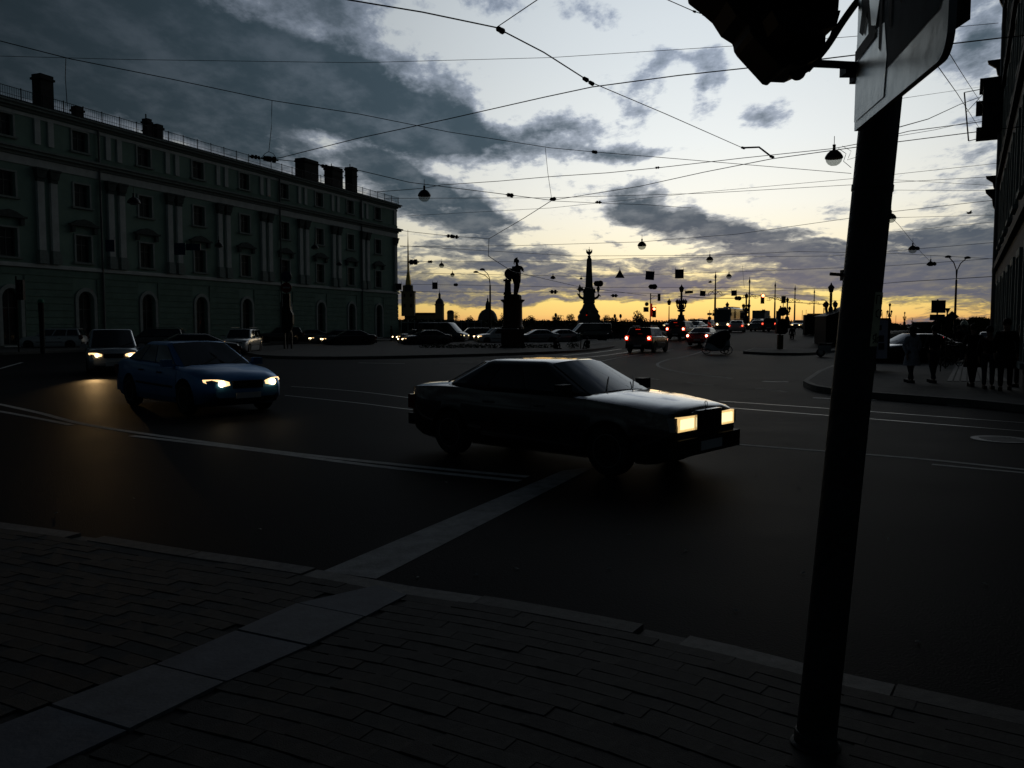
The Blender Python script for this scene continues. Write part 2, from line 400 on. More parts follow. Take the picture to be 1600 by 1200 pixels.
# kerb stones
kt = thing('kerb', 'pale granite kerb edging the near brick pavement', 'kerb'); i = 0
kmats = [granite, mat('granite_light', (.2, .19, .18), .75, var=.3, scale=14, bump=.3), mat('granite_dark', (.1, .095, .09), .75, var=.3, scale=14, bump=.3)]
random.seed(3)
klen = [4, 4, 5, 4, 1]
n = 0
while i < len(klr)-2:
    j = min(i+klen[n % 5], len(klr)-1)
    low = random.uniform(0, .012)
    a0, b0 = klr[i], klr[j]; t = (b0-a0).normalized()*.006
    q = [klr[i]+t]+[klr[k] for k in range(i+1, j)]+[klr[j]-t]+[kin[j]-t]+[kin[k] for k in range(j-1, i, -1)]+[kin[i]+t]
    dz = -.03 if klen[n % 5] == 1 else -low
    mb = MB().prism([(p.x, p.y) for p in q], -.02, SZ+.004+dz); o = mb.build('kerb_stone', kmats[n % 3 if klen[n % 5] != 1 else 2], kt)
    i = j; n += 1
# slab strip crossing the pavement
slab_px = [((592, 915), (636, 930)), ((465, 944), (570, 965)), ((370, 986), (482, 1010)), ((242, 1040), (352, 1067)), ((78, 1104), (200, 1142)), ((-170, 1200), (-30, 1250)), ((-480, 1330), (-300, 1400))]
slabs = thing('slab_strip', 'band of large grey paving slabs crossing the brick pavement', 'paving slabs')
sm = [mat('slab_a', (.125, .13, .15), .7, var=.25, scale=5, bump=.15), mat('slab_b', (.14, .145, .16), .7, var=.25, scale=7, bump=.15)]
sedge = [(G(a[0], a[1], SZ), G(b[0], b[1], SZ)) for a, b in slab_px]
# snap first row to the kerb's inner edge
for k in range(len(sedge)-1):
    (a, b), (c, d) = sedge[k], sedge[k+1]
    e = (c-a).normalized()*.008; e2 = (d-b).normalized()*.008
    MB().prism([((a+e).x, (a+e).y), ((b+e2).x, (b+e2).y), ((d-e2).x, (d-e2).y), ((c-e).x, (c-e).y)], SZ-.06, SZ+.006+.003*(k % 2)).build('slab', sm[k % 2], slabs)
spoly = [(e[0].x, e[0].y) for e in sedge]+[(e[1].x, e[1].y) for e in reversed(sedge)]
def inpoly(x, y, P):
    c = False; n_ = len(P)
    for k in range(n_):
        x1, y1 = P[k]; x2, y2 = P[(k+1) % n_]
        if (y1 > y) != (y2 > y) and x < (x2-x1)*(y-y1)/(y2-y1)+x1: c = not c
    return c
def project(p):
    d = p-Vector((0, 0, CZ)); f = d.y*math.cos(PITCH)-d.z*math.sin(PITCH); u = d.y*math.sin(PITCH)+d.z*math.cos(PITCH)
    if f < .05: return (-9999, 9999, f)
    return (800+F*d.x/f, 600-F*u/f, f)
# paving bricks in running bond along the kerb
pave = thing('brick_paving', 'small worn paving bricks laid in rows along the kerb', 'paving bricks')
bms = [mat('paver_a', (.047, .043, .040), .8, var=.35, scale=20, bump=.3), mat('paver_b', (.054, .05, .046), .8, var=.35, scale=20, bump=.3), mat('paver_c', (.042, .038, .036), .8, var=.35, scale=20, bump=.3)]
cells = []
RW, BLN = .105, .21
for row in range(0, 62):
    line = resample(offset(kl, -(KW+.008+RW*(row+.5))), .02)
    off = (row % 2)*int(BLN/.04)+random.choice((0, 0, 1, 2)); st = int(round(BLN/.02))
    for k in range(off, len(line)-st, st):
        m_ = line[k+st//2]
        px_, py_, f_ = project(m_)
        if f_ < .3 or px_ < -120 or px_ > 1720 or py_ > 1290: continue
        if inpoly(m_.x, m_.y, spoly): continue
        a, b = line[k], line[k+st]
        cells.append((f_, m_.copy(), math.atan2(b.y-a.y, b.x-a.x)))
cells.sort(key=lambda c: c[0])
bmesh_b = []
for k in range(3):
    b = MB(); b.box((0, 0, 0), (BLN-.005, RW-.005, .06)); b.v = [(x*(.985 if z > 0 else 1), y*(.965 if z > 0 else 1), z) for x, y, z in b.v]
    o = b.build('brick', bms[k], pave); bmesh_b.append(o)
near = cells[:297]; rest = cells[297:]
for k, (f_, p, a) in enumerate(near):
    o = bmesh_b[k] if k < 3 else bmesh_b[random.choice((0, 0, 1, 2))].copy()
    if k >= 3: COL.objects.link(o)
    o.location = (p.x, p.y, SZ-.03+random.uniform(-.003, .003)); o.rotation_euler = (random.uniform(-.012, .012), random.uniform(-.012, .012), a)
for mi in range(3):
    b = MB()
    for k, (f_, p, a) in enumerate(rest):
        if k % 7 in ((0, 1, 2, 3), (4, 5), (6,))[mi]:
            z = SZ-.03+random.uniform(-.003, .003); b.box((p.x, p.y, z), (BLN-.005, RW-.005, .06), a, .975)
    o = b.build('distant_bricks', bms[mi], pave, fix=False); o['kind'] = 'stuff'

# ---------------------------------------------------------------- road markings, rails
def strip(name, px, w, m, z=.004, lift=0, label=None, cat='road marking', parent=None, dash=None, wpx=None):
    pts = resample([G(x, y, 0) for x, y in px], .4)
    if len(pts) < 2: return
    L, Rr = offset(pts, w/2), offset(pts, -w/2); b = MB()
    for i in range(len(pts)-1):
        if dash and (i*.4) % (dash[0]+dash[1]) >= dash[0]: continue
        q = [L[i], L[i+1], Rr[i+1], Rr[i]]
        b.add([(p.x, p.y, z) for p in q], [(0, 1, 2, 3)])
    o = b.build(name, m, parent, fix=True)
    for p in o.data.polygons:
        pass
    if parent is None: tag(o, label, cat)
    return o
def curve_px(pts, n=8):
    out = []
    P = [pts[0]]+list(pts)+[pts[-1]]
    for i in range(1, len(P)-2):
        for k in range(n):
            t = k/n; a, b, c, d = P[i-1], P[i], P[i+1], P[i+2]
            out.append(tuple(.5*((2*b[j])+(c[j]-a[j])*t+(2*a[j]-5*b[j]+4*c[j]-d[j])*t*t+(3*b[j]-a[j]-3*c[j]+d[j])*t**3) for j in (0, 1)))
    out.append(pts[-1]); return out
strip('lane_line', curve_px([(-250, 588), (-100, 612), (0, 632), (60, 645), (160, 668), (420, 704), (640, 728), (832, 746)]), .13, whitepaint, label='upper line of the double white line running to the stop line')
strip('lane_line', curve_px([(206, 681), (400, 704), (600, 730), (824, 753)]), .13, whitepaint, label='lower line of the double white line, starting with a pointed end')
strip('lane_line', curve_px([(-200, 610), (-60, 634), (0, 643), (60, 654), (115, 665)]), .12, whitepaint, label='short white line ending at the left edge under the curve')
strip('lane_line', [(1105, 691), (1300, 706), (1450, 718), (1600, 734), (1750, 748)], .11, whitepaint, label='long thin white line running right from the black saloon')
strip('lane_line', [(1456, 726), (1600, 739), (1760, 754)], .1, whitepaint, label='white line doubling the long line at the right edge')
strip('lane_line', [(-30, 580), (0, 576), (36, 566)], .14, whitepaint, label='short white stroke at the far left of the road')
# stop line
sl = [(505, 893), (588, 905), (930, 729), (878, 736)]
q = [G(x, y, 0) for x, y in sl]
b = MB(); nseg = 14
for k in range(nseg+1):
    t = k/nseg; a_, c_ = q[0].lerp(q[3], t), q[1].lerp(q[2], t)
    jit = 0
    b.v += [(a_.x-jit, a_.y, .004), (c_.x+jit*1.4, c_.y, .004)]
for k in range(nseg): b.f.append((2*k, 2*k+1, 2*k+3, 2*k+2))
tag(b.build('stop_line', mat('worn_paint', (.25, .25, .25), .75, var=.4, scale=5, bump=.3, bscale=50)), 'broad white stop line running from the kerb to the black saloon', 'stop line')
tag(strip('dashes', [(1000, 590), (1090, 600), (1200, 609), (1300, 620), (1480, 633), (1640, 645)], .1, whitepaint, label='dashed white line crossing the junction below the curve', dash=(1.2, 1.6)), None)
for n_, (P_, lb) in enumerate([([(1100, 548), (1075, 556), (1040, 563), (1027, 570), (1042, 577), (1080, 584), (1150, 592)], 'white line bending round in a hook towards the bridge lane'),
                    ([(1005, 550), (1065, 538), (1110, 529)], 'white lane line beside the dark off-roader'),
                    ([(930, 566), (985, 556), (1090, 541)], 'white lane line left of the cycle rickshaw')]):
    strip('lane_curve', curve_px(P_), .13, whitepaint, label=lb)
strip('lane_line', [(1130, 545), (1165, 533), (1200, 523)], .14, whitepaint, z=.02, label='white lane line right of the cycle rickshaw')
strip('lane_line', [(560, 567), (620, 568), (740, 567)], .16, whitepaint, label='faint white line beyond the black saloon', dash=(2.4, 1.6))
strip('arrow_mark', [(1192, 596), (1215, 597), (1235, 597)], .28, mat('bright_paint', (.4, .4, .4), .6), label='bright short mark on the junction in front of the right pavement', z=.006)
strip('arrow_mark', [(1270, 622), (1298, 623)], .2, MT['bright_paint'], label='bright dash beside the near pole', z=.006)
tr = 0
for P_ in ([(445, 618), (560, 630), (650, 641), (900, 668), (1150, 690)], [(455, 604), (560, 612), (690, 628), (900, 652), (1160, 668)],
           [(1125, 627), (1300, 639), (1450, 650), (1600, 661), (1750, 673)], [(1120, 636), (1300, 650), (1450, 662), (1600, 674), (1750, 686)]):
    strip('tram_rail', curve_px(P_), .05, steel, z=.006, label=['nearer tram rail between the blue car and the black saloon', 'farther tram rail between the blue car and the black saloon',
          'farther tram rail running to the right edge behind the near pole', 'nearer tram rail running to the right edge behind the near pole'][tr], cat='tram rail'); tr += 1
for P_, lb in (([(880, 556), (930, 551), (985, 543), (1060, 531), (1130, 519)], 'outer tram rail curving towards the bridge'), ([(870, 562), (940, 556), (1000, 547), (1075, 534), (1140, 522)], 'inner tram rail curving towards the bridge')):
    strip('tram_rail', curve_px(P_), .09, steel, z=.006, label=lb, cat='tram rail')
# manhole covers
def manhole(px, py, r, lb):
    p = G(px, py, 0); t = thing('manhole_cover', lb, 'manhole cover', (p.x, p.y, .004))
    MB().lathe([(r, 0), (r, .006), (r*.8, .006), (r*.8, .003), (.01, .003)], n=24).build('rim', galv, t)
    b = MB()
    for k in range(-3, 4): b.box((0, k*r*.2, .004), (r*1.3*math.sqrt(1-(k/4.5)**2), r*.07, .006))
    b.build('ribs', iron, t)
manhole(1565, 687, .42, 'round manhole cover set in the road at the right edge')


# raised islands and the far pavement
kerbm = mat('kerb_grey', (.11, .108, .1), .75, var=.25)
def island(name, px, z, label=None, m=asphalt_l):
    pts = [G(x, y, z) for x, y in px]
    poly = [(p.x, p.y) for p in pts]
    o = MB().prism(poly, -.05, z).build(name, m); struct(o)
    # kerb rim
    ring = [Vector((x, y, 0)) for x, y in poly]; ring.append(ring[0])
    area = sum(a.x*b_.y-b_.x*a.y for a, b_ in zip(ring, ring[1:])); sg = 1 if area > 0 else -1
    out = offset(ring, -.16*sg); b = MB()
    for i in range(len(ring)-1):
        a, c, d, e = ring[i], ring[i+1], out[i+1], out[i]
        b.add([(a.x, a.y, z+.006), (c.x, c.y, z+.006), (d.x, d.y, z+.006), (e.x, e.y, z+.006), (d.x, d.y, -.04), (e.x, e.y, -.04)], [(0, 1, 2, 3), (3, 2, 4, 5)])
    ko = struct(b.build('kerb_line', kerbm))
    return o
island('monument_island', curve_px([(380, 548), (420, 555), (520, 557), (650, 555), (800, 551), (900, 547), (955, 541), (975, 536), (940, 532), (800, 531), (620, 533), (440, 539), (380, 544)], 4), .15)
island('traffic_island', curve_px([(1165, 549), (1210, 551), (1260, 551), (1305, 546), (1320, 538), (1290, 529), (1230, 528), (1200, 537)], 4), .15)
island('pavement', curve_px([(1264, 595), (1285, 603), (1350, 611), (1440, 618), (1520, 624), (1620, 634), (1750, 650)], 4)+[(2600, 650), (2300, 545), (1640, 531), (1500, 530), (1400, 532), (1330, 562), (1285, 580)], .15)
island('left_pavement', [(-600, 572), (-300, 560), (0, 551), (180, 544.5), (420, 536), (600, 531), (640, 529.5), (560, 528.5), (300, 530), (0, 532), (-600, 540)], .14)
# tactile paving joints on the right pavement
b = MB()
tj = thing('paving_lines', 'long narrow slabs with dark joints in the right-hand pavement', 'paving slabs')
for k in range(9):
    a0 = G(1478+k*11, 596, .15); a1 = G(1504+k*2.6, 552, .15); nxt0 = G(1478+(k+1)*11, 596, .15); nxt1 = G(1504+(k+1)*2.6, 552, .15)
    g0 = (nxt0-a0)*.12; g1 = (nxt1-a1)*.12
    MB().prism([((a0+g0).x, a0.y), ((nxt0-g0).x, nxt0.y), ((nxt1-g1).x, nxt1.y), ((a1+g1).x, a1.y)], .14, .162).build('slab', mat('pale_slab', (.13, .13, .125), .7, var=.2), tj)
# ---------------------------------------------------------------- long green building on the left
wall_g = mat('green_plaster', (.25, .36, .30), .85, var=.18, scale=.5, bump=.15, bscale=12)
wall_g2 = mat('green_plaster_dark', (.19, .28, .23), .85, var=.2, scale=1.2, bump=.2)
trim = mat('pale_stucco', (.6, .62, .6), .8, var=.15, scale=1.5)
trimd = mat('grey_stucco', (.26, .3, .28), .85, var=.2)
capm = mat('dark_capital', (.09, .105, .1), .9, var=.3)  # capitals and pediments in a darker tone than the stucco
winm = mat('window_frame_wood', (.16, .16, .15), .6)
paneglass = mat('window_pane', (.035, .04, .042), .08, var=.1, spec=.08)
roofm = mat('sheet_roof', (.06, .07, .072), .5, .2, var=.2)
CB = G(622, 533.5, 0); CBx = CB.x; SDr = -SD
frz = math.atan2(SDr.y, SDr.x)
bld = thing('palace_building', 'long dark green classical building with white pilasters along the left side', 'building', (CB.x, CB.y, 0), frz)
BLEN = 66.0; DEP = 15.0
def ps(p):   # distance along the facade for a picture column
    u = (p-800)/1300.; c = math.cos(PITCH)
    return (CB.x-u*CB.y)/(SD.x-u*SD.y)
bays = [ps(p) for p in (550, 500, 443, 379, 306, 222, 128, 20)]
bays = [4.3]+bays+[bays[-1]+5.6*k for k in (1, 2)]
pit = (bays[8]-bays[1])/7.
bays = [bays[1]+pit*k for k in range(-1, 10)]
rows = [  # z0, z1, half width, kind
    (.55, 4.05, .62, 'arch'), (6.0, 7.75, .52, 'mid'), (9.65, 11.15, .5, 'up'), (13.3, 14.6, .58, 'attic')]
ZC = 15.2
xs = [0]
for x in bays:
    for hw in (.62, .52, .58): pass
    xs += [x-.6, x+.6]
xs += [BLEN]; zs = [0, .55, 4.05, 6.0, 7.75, 9.65, 11.15, 13.3, 14.6, ZC]
mb = MB()
for i in range(len(xs)-1):
    for j in range(len(zs)-1):
        hole = (i % 2 == 1) and j in (1, 3, 5, 7)
        x0, x1, z0, z1 = xs[i], xs[i+1], zs[j], zs[j+1]
        if not hole:
            mb.add([(x0, 0, z0), (x1, 0, z0), (x1, 0, z1), (x0, 0, z1)], [(0, 1, 2, 3)])
        else:
            d = -.32
            mb.add([(x0, 0, z0), (x1, 0, z0), (x1, 0, z1), (x0, 0, z1), (x0, d, z0), (x1, d, z0), (x1, d, z1), (x0, d, z1)], [(0, 4, 5, 1), (1, 5, 6, 2), (2, 6, 7, 3), (3, 7, 4, 0)])
            if j == 1:   # arch spandrels
                n = 10; c = (x0+x1)/2; r = .6
                P = [(c+r*math.cos(math.pi*k/n), 0, z1-r+r*math.sin(math.pi*k/n)) for k in range(n+1)]
                for k in range(n):
                    top = (P[k][0], 0, z1); top2 = (P[k+1][0], 0, z1)
                    mb.add([P[k], P[k+1], top2, top, (P[k][0], d, P[k][2]), (P[k+1][0], d, P[k+1][2])], [(0, 1, 2, 3), (0, 4, 5, 1)])
mb.add([(0, 0, 0), (0, -DEP, 0), (0, -DEP, ZC), (0, 0, ZC), (BLEN, 0, 0), (BLEN, -DEP, 0), (BLEN, -DEP, ZC), (BLEN, 0, ZC)], [(0, 1, 2, 3), (4, 5, 6, 7), (1, 5, 6, 2)])
mb.build('wall', wall_g, bld, fix=False)
# base plinth and rusticated courses of the ground floor
MB().bx(-.08, BLEN, -DEP, .1, 0, .5).build('plinth', granite, bld)
for k in range(11):
    z = .55+k*.44; b = MB(); cuts = [-.05]
    for x in bays: cuts += [x-.95, x+.95]
    cuts += [BLEN]
    if z > 4.6: cuts = [-.05, BLEN]
    for a, c in zip(cuts[::2], cuts[1::2]): MB().bx(a, c, .003, .06, z, z+.40).build('stone_course', wall_g2, bld)
def cornice(name, z0, steps, m):
    b = MB()
    for (za, zb, out) in steps: b.bx(-out, BLEN, -.2, out, z0+za, z0+zb)
    return b.build(name, m, bld)
cornice('string_course', 5.42, [(0, .16, .16), (.163, .25, .1)], trim)
cornice('frieze_band', 11.72, [(0, .5, .07)], trim)
cornice('main_cornice', 12.25, [(0, .18, .15), (.183, .36, .38), (.363, .5, .52)], trimd)
cornice('roof_cornice', 15.0, [(0, .15, .12), (.153, .32, .35), (.323, .42, .48)], trimd)
cornice('attic_band', 14.72, [(0, .2, .05)], trim)
# roof
b = MB(); b.add([(-.4, .45, ZC+.24), (BLEN, .45, ZC+.24), (BLEN, -DEP/2, ZC+2.6), (4.5, -DEP/2, ZC+2.6), (BLEN, -DEP-.3, ZC+.24), (-.4, -DEP-.3, ZC+.24)], [(0, 1, 2, 3), (3, 2, 4, 5), (0, 3, 5)])
roof = b.build('roof', roofm, bld, fix=False)
b = MB()
for k in range(110):
    x = .3+k*.6; b.box((x, -DEP/4+.2, ZC+1.27), (.04, DEP/2+.5, .04))
o = MB()
seams = MB()
for k in range(1, 108):
    x = k*.6
    seams.add([(x-.02, .44, ZC+.25), (x+.02, .44, ZC+.25), (x+.02, .44, ZC+.29), (x-.02, .44, ZC+.29), (x-.02, -DEP/2, ZC+2.61), (x+.02, -DEP/2, ZC+2.61), (x+.02, -DEP/2, ZC+2.65), (x-.02, -DEP/2, ZC+2.65)], [(0, 1, 2, 3), (3, 2, 6, 7), (0, 3, 7, 4), (1, 5, 6, 2)])
seams.build('roof_seams', roofm, roof, fix=False)['kind'] = 'stuff'
# railing at the eaves
rl = MB(); rl.tube([(-.2, .25, ZC+1.0), (BLEN, .25, ZC+1.0)], .022, 4); rl.tube([(-.2, .25, ZC+.55), (BLEN, .25, ZC+.55)], .014, 4)
rl = rl.build('roof_railing', iron, bld)
p0 = None
for k in range(44):
    x = .1+k*1.5
    if p0 is None:
        p0 = MB().box((0, 0, 0), (.05, .05, .95)).build('railing_post', iron, rl); o = p0
    else: o = p0.copy(); COL.objects.link(o)
    o.location = (x, .25, ZC+.6)
b = MB()
for k in range(0, 440): b.box((.1+k*.15, .25, ZC+.66), (.016, .016, .66))
b.build('railing_bars', iron, rl)['kind'] = 'stuff'
# chimneys: s, depth, w, d, top
for px, w, dd, ytop, kind in ((68, .95, .8, 118, 0), (121, .55, .5, 167, 0), (229, .45, .5, 186, 1), (246, .6, .6, 195, 0), (480, 2.3, 1.1, 250, 0), (521, 1.9, 1.0, 262, 1), (549, 1.0, .9, 262, 1)):
    s = ps(px); yd = -1.9; D = CB.y-s*SD.y-yd*SD.x*0
    # point on the building at (s, yd)
    wx = CB+SDr*s+Vector((SD.y, -SD.x, 0))*yd
    best = None
    for q in range(0, 640):
        wx = CB+SDr*(q*.1)+Vector((SD.y, -SD.x, 0))*yd
        e_ = abs(project(Vector((wx.x, wx.y, 17)))[0]-px)
        if best is None or e_ < best[0]: best = (e_, q*.1)
    s2 = best[1]; wx = CB+SDr*s2+Vector((SD.y, -SD.x, 0))*yd
    zt = AT(px, ytop, wx.y).z
    z0 = ZC+.6
    b = MB().box((0, 0, (z0+zt-.35)/2), (w, dd, zt-.35-z0)).box((0, 0, zt-.28), (w+.16, dd+.16, .14)).box((0, 0, zt-.1), (w+.02, dd+.02, .2))
    if kind: b.box((0, 0, zt-.9), (w+.12, dd+.12, .1)).tube([(w*.2, 0, zt), (w*.2, 0, zt+.35)], .05, 6)
    b.build('chimney', mat('chimney_brick', (.05, .05, .048), .9, var=.3), roof, loc=(s2, yd, 0))
# windows
def rect_frame(b, hw, z0, z1, t, y0, y1, x=0):
    b.bx(x-hw, x-hw+t, y0, y1, z0, z1); b.bx(x+hw-t, x+hw, y0, y1, z0, z1); b.bx(x-hw+t, x+hw-t, y0, y1, z1-t, z1); b.bx(x-hw+t, x+hw-t, y0, y1, z0, z0+t)
def make_window(z0, z1, kind):
    w = bpy.data.objects.new('window', None)
    hw = .598; b = MB(); rect_frame(b, hw, z0, z1, .07, -.27, -.2)
    b.bx(-.03, .03, -.265, -.205, z0+.07, z1-.07)
    zm = z0+(z1-z0)*.66; b.bx(-hw+.07, -.03, -.26, -.21, zm-.03, zm+.03); b.bx(.03, hw-.07, -.26, -.21, zm-.03, zm+.03)
    f = b.build('window', winm, bld)
    for (a, c, e, g) in ((-hw+.07, -.03, z0+.07, zm-.03), (.03, hw-.07, z0+.07, zm-.03), (-hw+.07, -.03, zm+.03, z1-.07), (.03, hw-.07, zm+.03, z1-.07)):
        MB().bx(a, c, -.25, -.24, e, g).build('pane', paneglass, f)
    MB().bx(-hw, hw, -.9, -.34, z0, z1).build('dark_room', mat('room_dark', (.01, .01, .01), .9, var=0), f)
    b = MB()
    if kind == 'arch':
        n = 12; r0, r1 = .62, .86; P = []
        for r in (r0, r1):
            P.append([(r, z0-.0)]+[(r*math.cos(math.pi*k/n), z1-.6+r*math.sin(math.pi*k/n)) for k in range(n+1)]+[(-r, z0)])
        for k in range(len(P[0])-1):
            q = [P[0][k], P[0][k+1], P[1][k+1], P[1][k]]
            b.plate(q, .0, .11)
        MB().bx(-hw, hw, -.2, .12, z0-.1, z0).build('sill', trim, f)
    else:
        t = .13
        b.bx(-.6-t, -.6, .003, .06, z0, z1+t*.8); b.bx(.6, .6+t, .003, .06, z0, z1+t*.8); b.bx(-.6, .6, .003, .06, z1, z1+t*.8)
        MB().bx(-.85, .85, .003, .16, z0-.13, z0-.01).build('sill', trimd, f)
    b.build('surround', mat('surround_stucco', (.40, .43, .41), .8, var=.15), f)
    if kind == 'mid':
        b = MB(); b.bx(-1.15, 1.15, .003, .3, z1+.62, z1+.74)
        b.plate([(-1.0, z1+.74), (1.0, z1+.74), (.5, z1+1.0), (0, z1+1.1), (-.5, z1+1.0)], .003, .2)
        b.bx(-1.0, -.75, .003, .22, z1+.2, z1+.62); b.bx(.75, 1.0, .003, .22, z1+.2, z1+.62)
        b.build('pediment', capm, f)
    return f
protos = [make_window(z0, z1, k) for z0, z1, hw, k in rows]
for pi, pr in enumerate(protos):
    first = True
    for x in bays:
        o = pr if first else copy_tree(pr, bld)
        first = False; o.location = (x, 0, 0)
# pilasters in pairs between the bays
mb = MB()
pil = None
mids = [(a+b_)/2 for a, b_ in zip(bays, bays[1:])]+[bays[-1]+pit/2]
posx = [.55]+[m+d for m in mids for d in (-.48, .48)]
def make_pilaster():
    p = MB().bx(-.24, .24, .003, .2, 6.55, 10.85).build('pilaster', trim, bld)
    MB().bx(-.33, .33, .003, .3, 5.7, 6.35).bx(-.29, .29, .003, .25, 6.353, 6.547).build('base', trimd, p)
    b = MB().bx(-.26, .26, .003, .24, 10.853, 11.05)
    b.v = list(b.v); b.box((0, .15, 11.3), (.56, .3, .48), taper=1.35); b.bx(-.42, .42, .003, .4, 11.55, 11.68)
    b.build('capital', capm, p)
    MB().bx(-.2, .2, .003, .1, 13.15, 14.7).build('attic_strip', trim, p)
    return p
pp_ = make_pilaster()
for k, x in enumerate(posx):
    o = pp_ if k == 0 else copy_tree(pp_, bld); o.location = (x, 0, 0)
# drainpipes
for px in (163, 440, 566):
    x = ps(px); MB().tube([(x, .14, 15.0), (x, .14, .4), (x, .4, .2)], .07, 6).build('drainpipe', galv, bld)
MB().bx(-.02, 41, .003, .05, 12.8, 13.1).build('attic_plinth', wall_g2, bld)
BK = 1.25; bld.location = (CB.x*BK, CB.y*BK, CZ*(1-BK)); bld.scale = (BK,)*3

# ---------------------------------------------------------------- right-hand building, seen very obliquely
RB = AT(1551, 530, 44.0); ra = R(28.6); rdir = Vector((-math.sin(ra), -math.cos(ra), 0))
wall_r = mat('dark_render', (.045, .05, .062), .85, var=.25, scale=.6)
rb = thing('corner_building', 'tall dark building at the right edge with brackets and a balcony', 'building', (RB.x, RB.y, 0), math.atan2(rdir.y, rdir.x))
# local x runs back towards the camera; street side is local -y
LR = 34.0; HR = 22.0
b = MB(); xs2 = [0]; wx_ = [2.6+3.6*k for k in range(8)]
for x in wx_: xs2 += [x-.65, x+.65]
xs2 += [LR]; zs2 = [0, .9, 3.6, 5.4, 8.0, 9.6, 12.2, 13.8, 16.2, 17.6, 19.8, HR]
for i in range(len(xs2)-1):
    for j in range(len(zs2)-1):
        x0, x1, z0, z1 = xs2[i], xs2[i+1], zs2[j], zs2[j+1]
        if i % 2 == 1 and j % 2 == 1:
            d = .3; b.add([(x0, 0, z0), (x1, 0, z0), (x1, 0, z1), (x0, 0, z1), (x0, d, z0), (x1, d, z0), (x1, d, z1), (x0, d, z1)], [(0, 4, 5, 1), (1, 5, 6, 2), (2, 6, 7, 3), (3, 7, 4, 0)])
        else: b.add([(x0, 0, z0), (x1, 0, z0), (x1, 0, z1), (x0, 0, z1)], [(0, 1, 2, 3)])
b.add([(0, 0, 0), (0, 12, 0), (0, 12, HR), (0, 0, HR), (LR, 0, 0), (LR, 12, 0), (LR, 12, HR), (LR, 0, HR)], [(0, 1, 2, 3), (4, 5, 6, 7), (0, 3, 7, 4), (1, 5, 6, 2), (3, 2, 6, 7)])
b.f = b.f[:-3]+[b.f[-2], b.f[-1]]
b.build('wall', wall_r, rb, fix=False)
def rwin(x0, x1, z0, z1):
    b = MB(); hw = (x1-x0)/2
    rect_frame(b, hw-.002, z0, z1, .08, .2, .28); b.bx(-.03, .03, .2, .27, z0+.08, z1-.08)
    f = b.build('window', winm, rb)
    MB().bx(-hw+.08, -.03, .23, .24, z0+.08, z1-.08).build('pane', paneglass, f)
    MB().bx(.03, hw-.08, .23, .24, z0+.08, z1-.08).build('pane', paneglass, f)
    MB().bx(-hw-.15, hw+.15, -.14, -.003, z0-.16, z0-.02).build('sill', trimd, f)
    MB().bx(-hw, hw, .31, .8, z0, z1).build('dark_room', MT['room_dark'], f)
    b = MB().bx(-hw-.2, -hw, -.08, -.003, z0, z1+.2).bx(hw, hw+.2, -.08, -.003, z0, z1+.2).bx(-hw, hw, -.08, -.003, z1, z1+.2)
    b.build('surround', trimd, f); return f
for j in (1, 3, 5, 7, 9):
    pr = None
    for i in range(1, len(xs2)-1, 2):
        if pr is None: pr = rwin(xs2[i], xs2[i+1], zs2[j], zs2[j+1]); o = pr
        else: o = copy_tree(pr, rb)
        o.location = ((xs2[i]+xs2[i+1])/2, 0, 0)
for z in (4.5, 8.9, 13.0, 17.0, 21.2):
    MB().bx(-.15, LR, -.16, -.003, z, z+.28).build('string_course', mat('dark_trim', (.04, .042, .048), .85), rb)  # bands about as dark as the wall itself
def rbs(px, ypx, yoff):      # local x on that facade seen in a picture column (offset outwards)
    u = (px-800)/1300.; out = Vector((rdir.y, -rdir.x, 0)); best = None
    for k in range(0, 340):
        s = k*.1; p = RB+rdir*s+out*yoff
        d = abs(project(Vector((p.x, p.y, 2)))[0]-px)
        if best is None or d < best[0]: best = (d, s, p.y)
    return best[1], best[2]
nrm = (-1 if (Vector((-rdir.y, rdir.x, 0)).x < 0) else 1)
# scrolled brackets that stand out of the wall face (drawn against the sky)
def bracket(s, z, out, h, nm='bracket'):
    b = MB(); pts = [(0, 0), (0, h), (-out, h), (-out*.95, h*.86), (-out*.5, h*.6), (-out*.42, h*.3), (-out*.15, .0)]
    P = [(s-.12, y, z+q) for y, q in pts]+[(s+.12, y, z+q) for y, q in pts]; n = len(pts)
    b.add(P, [tuple(range(n)), tuple(range(2*n-1, n-1, -1))]+[(k, n+k, n+(k+1) % n, (k+1) % n) for k in range(n)])
    return b.build(nm, black, rb)
def zat(y, d): return CZ+(510-y)*d/1300.
bracket(1.2, zat(335, 43), .62, 1.2); bracket(1.2, zat(304, 43), .62, .85)
bracket(2.4, zat(135, 42), .75, 1.0); bracket(2.4, zat(32, 42), .8, 1.6)
t = MB().box((2.6, -.45, zat(180, 42)), (2.4, .9, 2.3)); t.box((2.6, -.5, zat(143, 42)), (2.6, 1.1, .16)).box((2.6, -.58, zat(176, 42)), (2.7, 1.2, .14)).box((2.6, -.56, zat(215, 42)), (2.7, 1.15, .16))
t.build('bay_window', mat('bay_paint', (.02, .022, .026), .7), rb)
b = MB()
for q in ((3.2, -1.45),):
    z0, z1 = zat(222, 42), zat(147, 42)
    b.tube([(2.4, -1.45, z0), (2.4, -1.72, z1)], .035, 5).tube([(2.4, -1.45, z0), (2.4, -.5, z0+.15)], .02, 4).tube([(2.4, -1.72, z1), (2.4, -.5, z1+.1)], .02, 4).tube([(2.4, -1.6, z1-1), (2.4, -.9, z1-.2), (2.4, -.5, z1)], .015, 4)
b.build('flag_bracket', iron, rb)
MB().tube([(3.2, -.14, HR), (3.2, -.14, .3)], .08, 6).build('drainpipe', galv, rb)

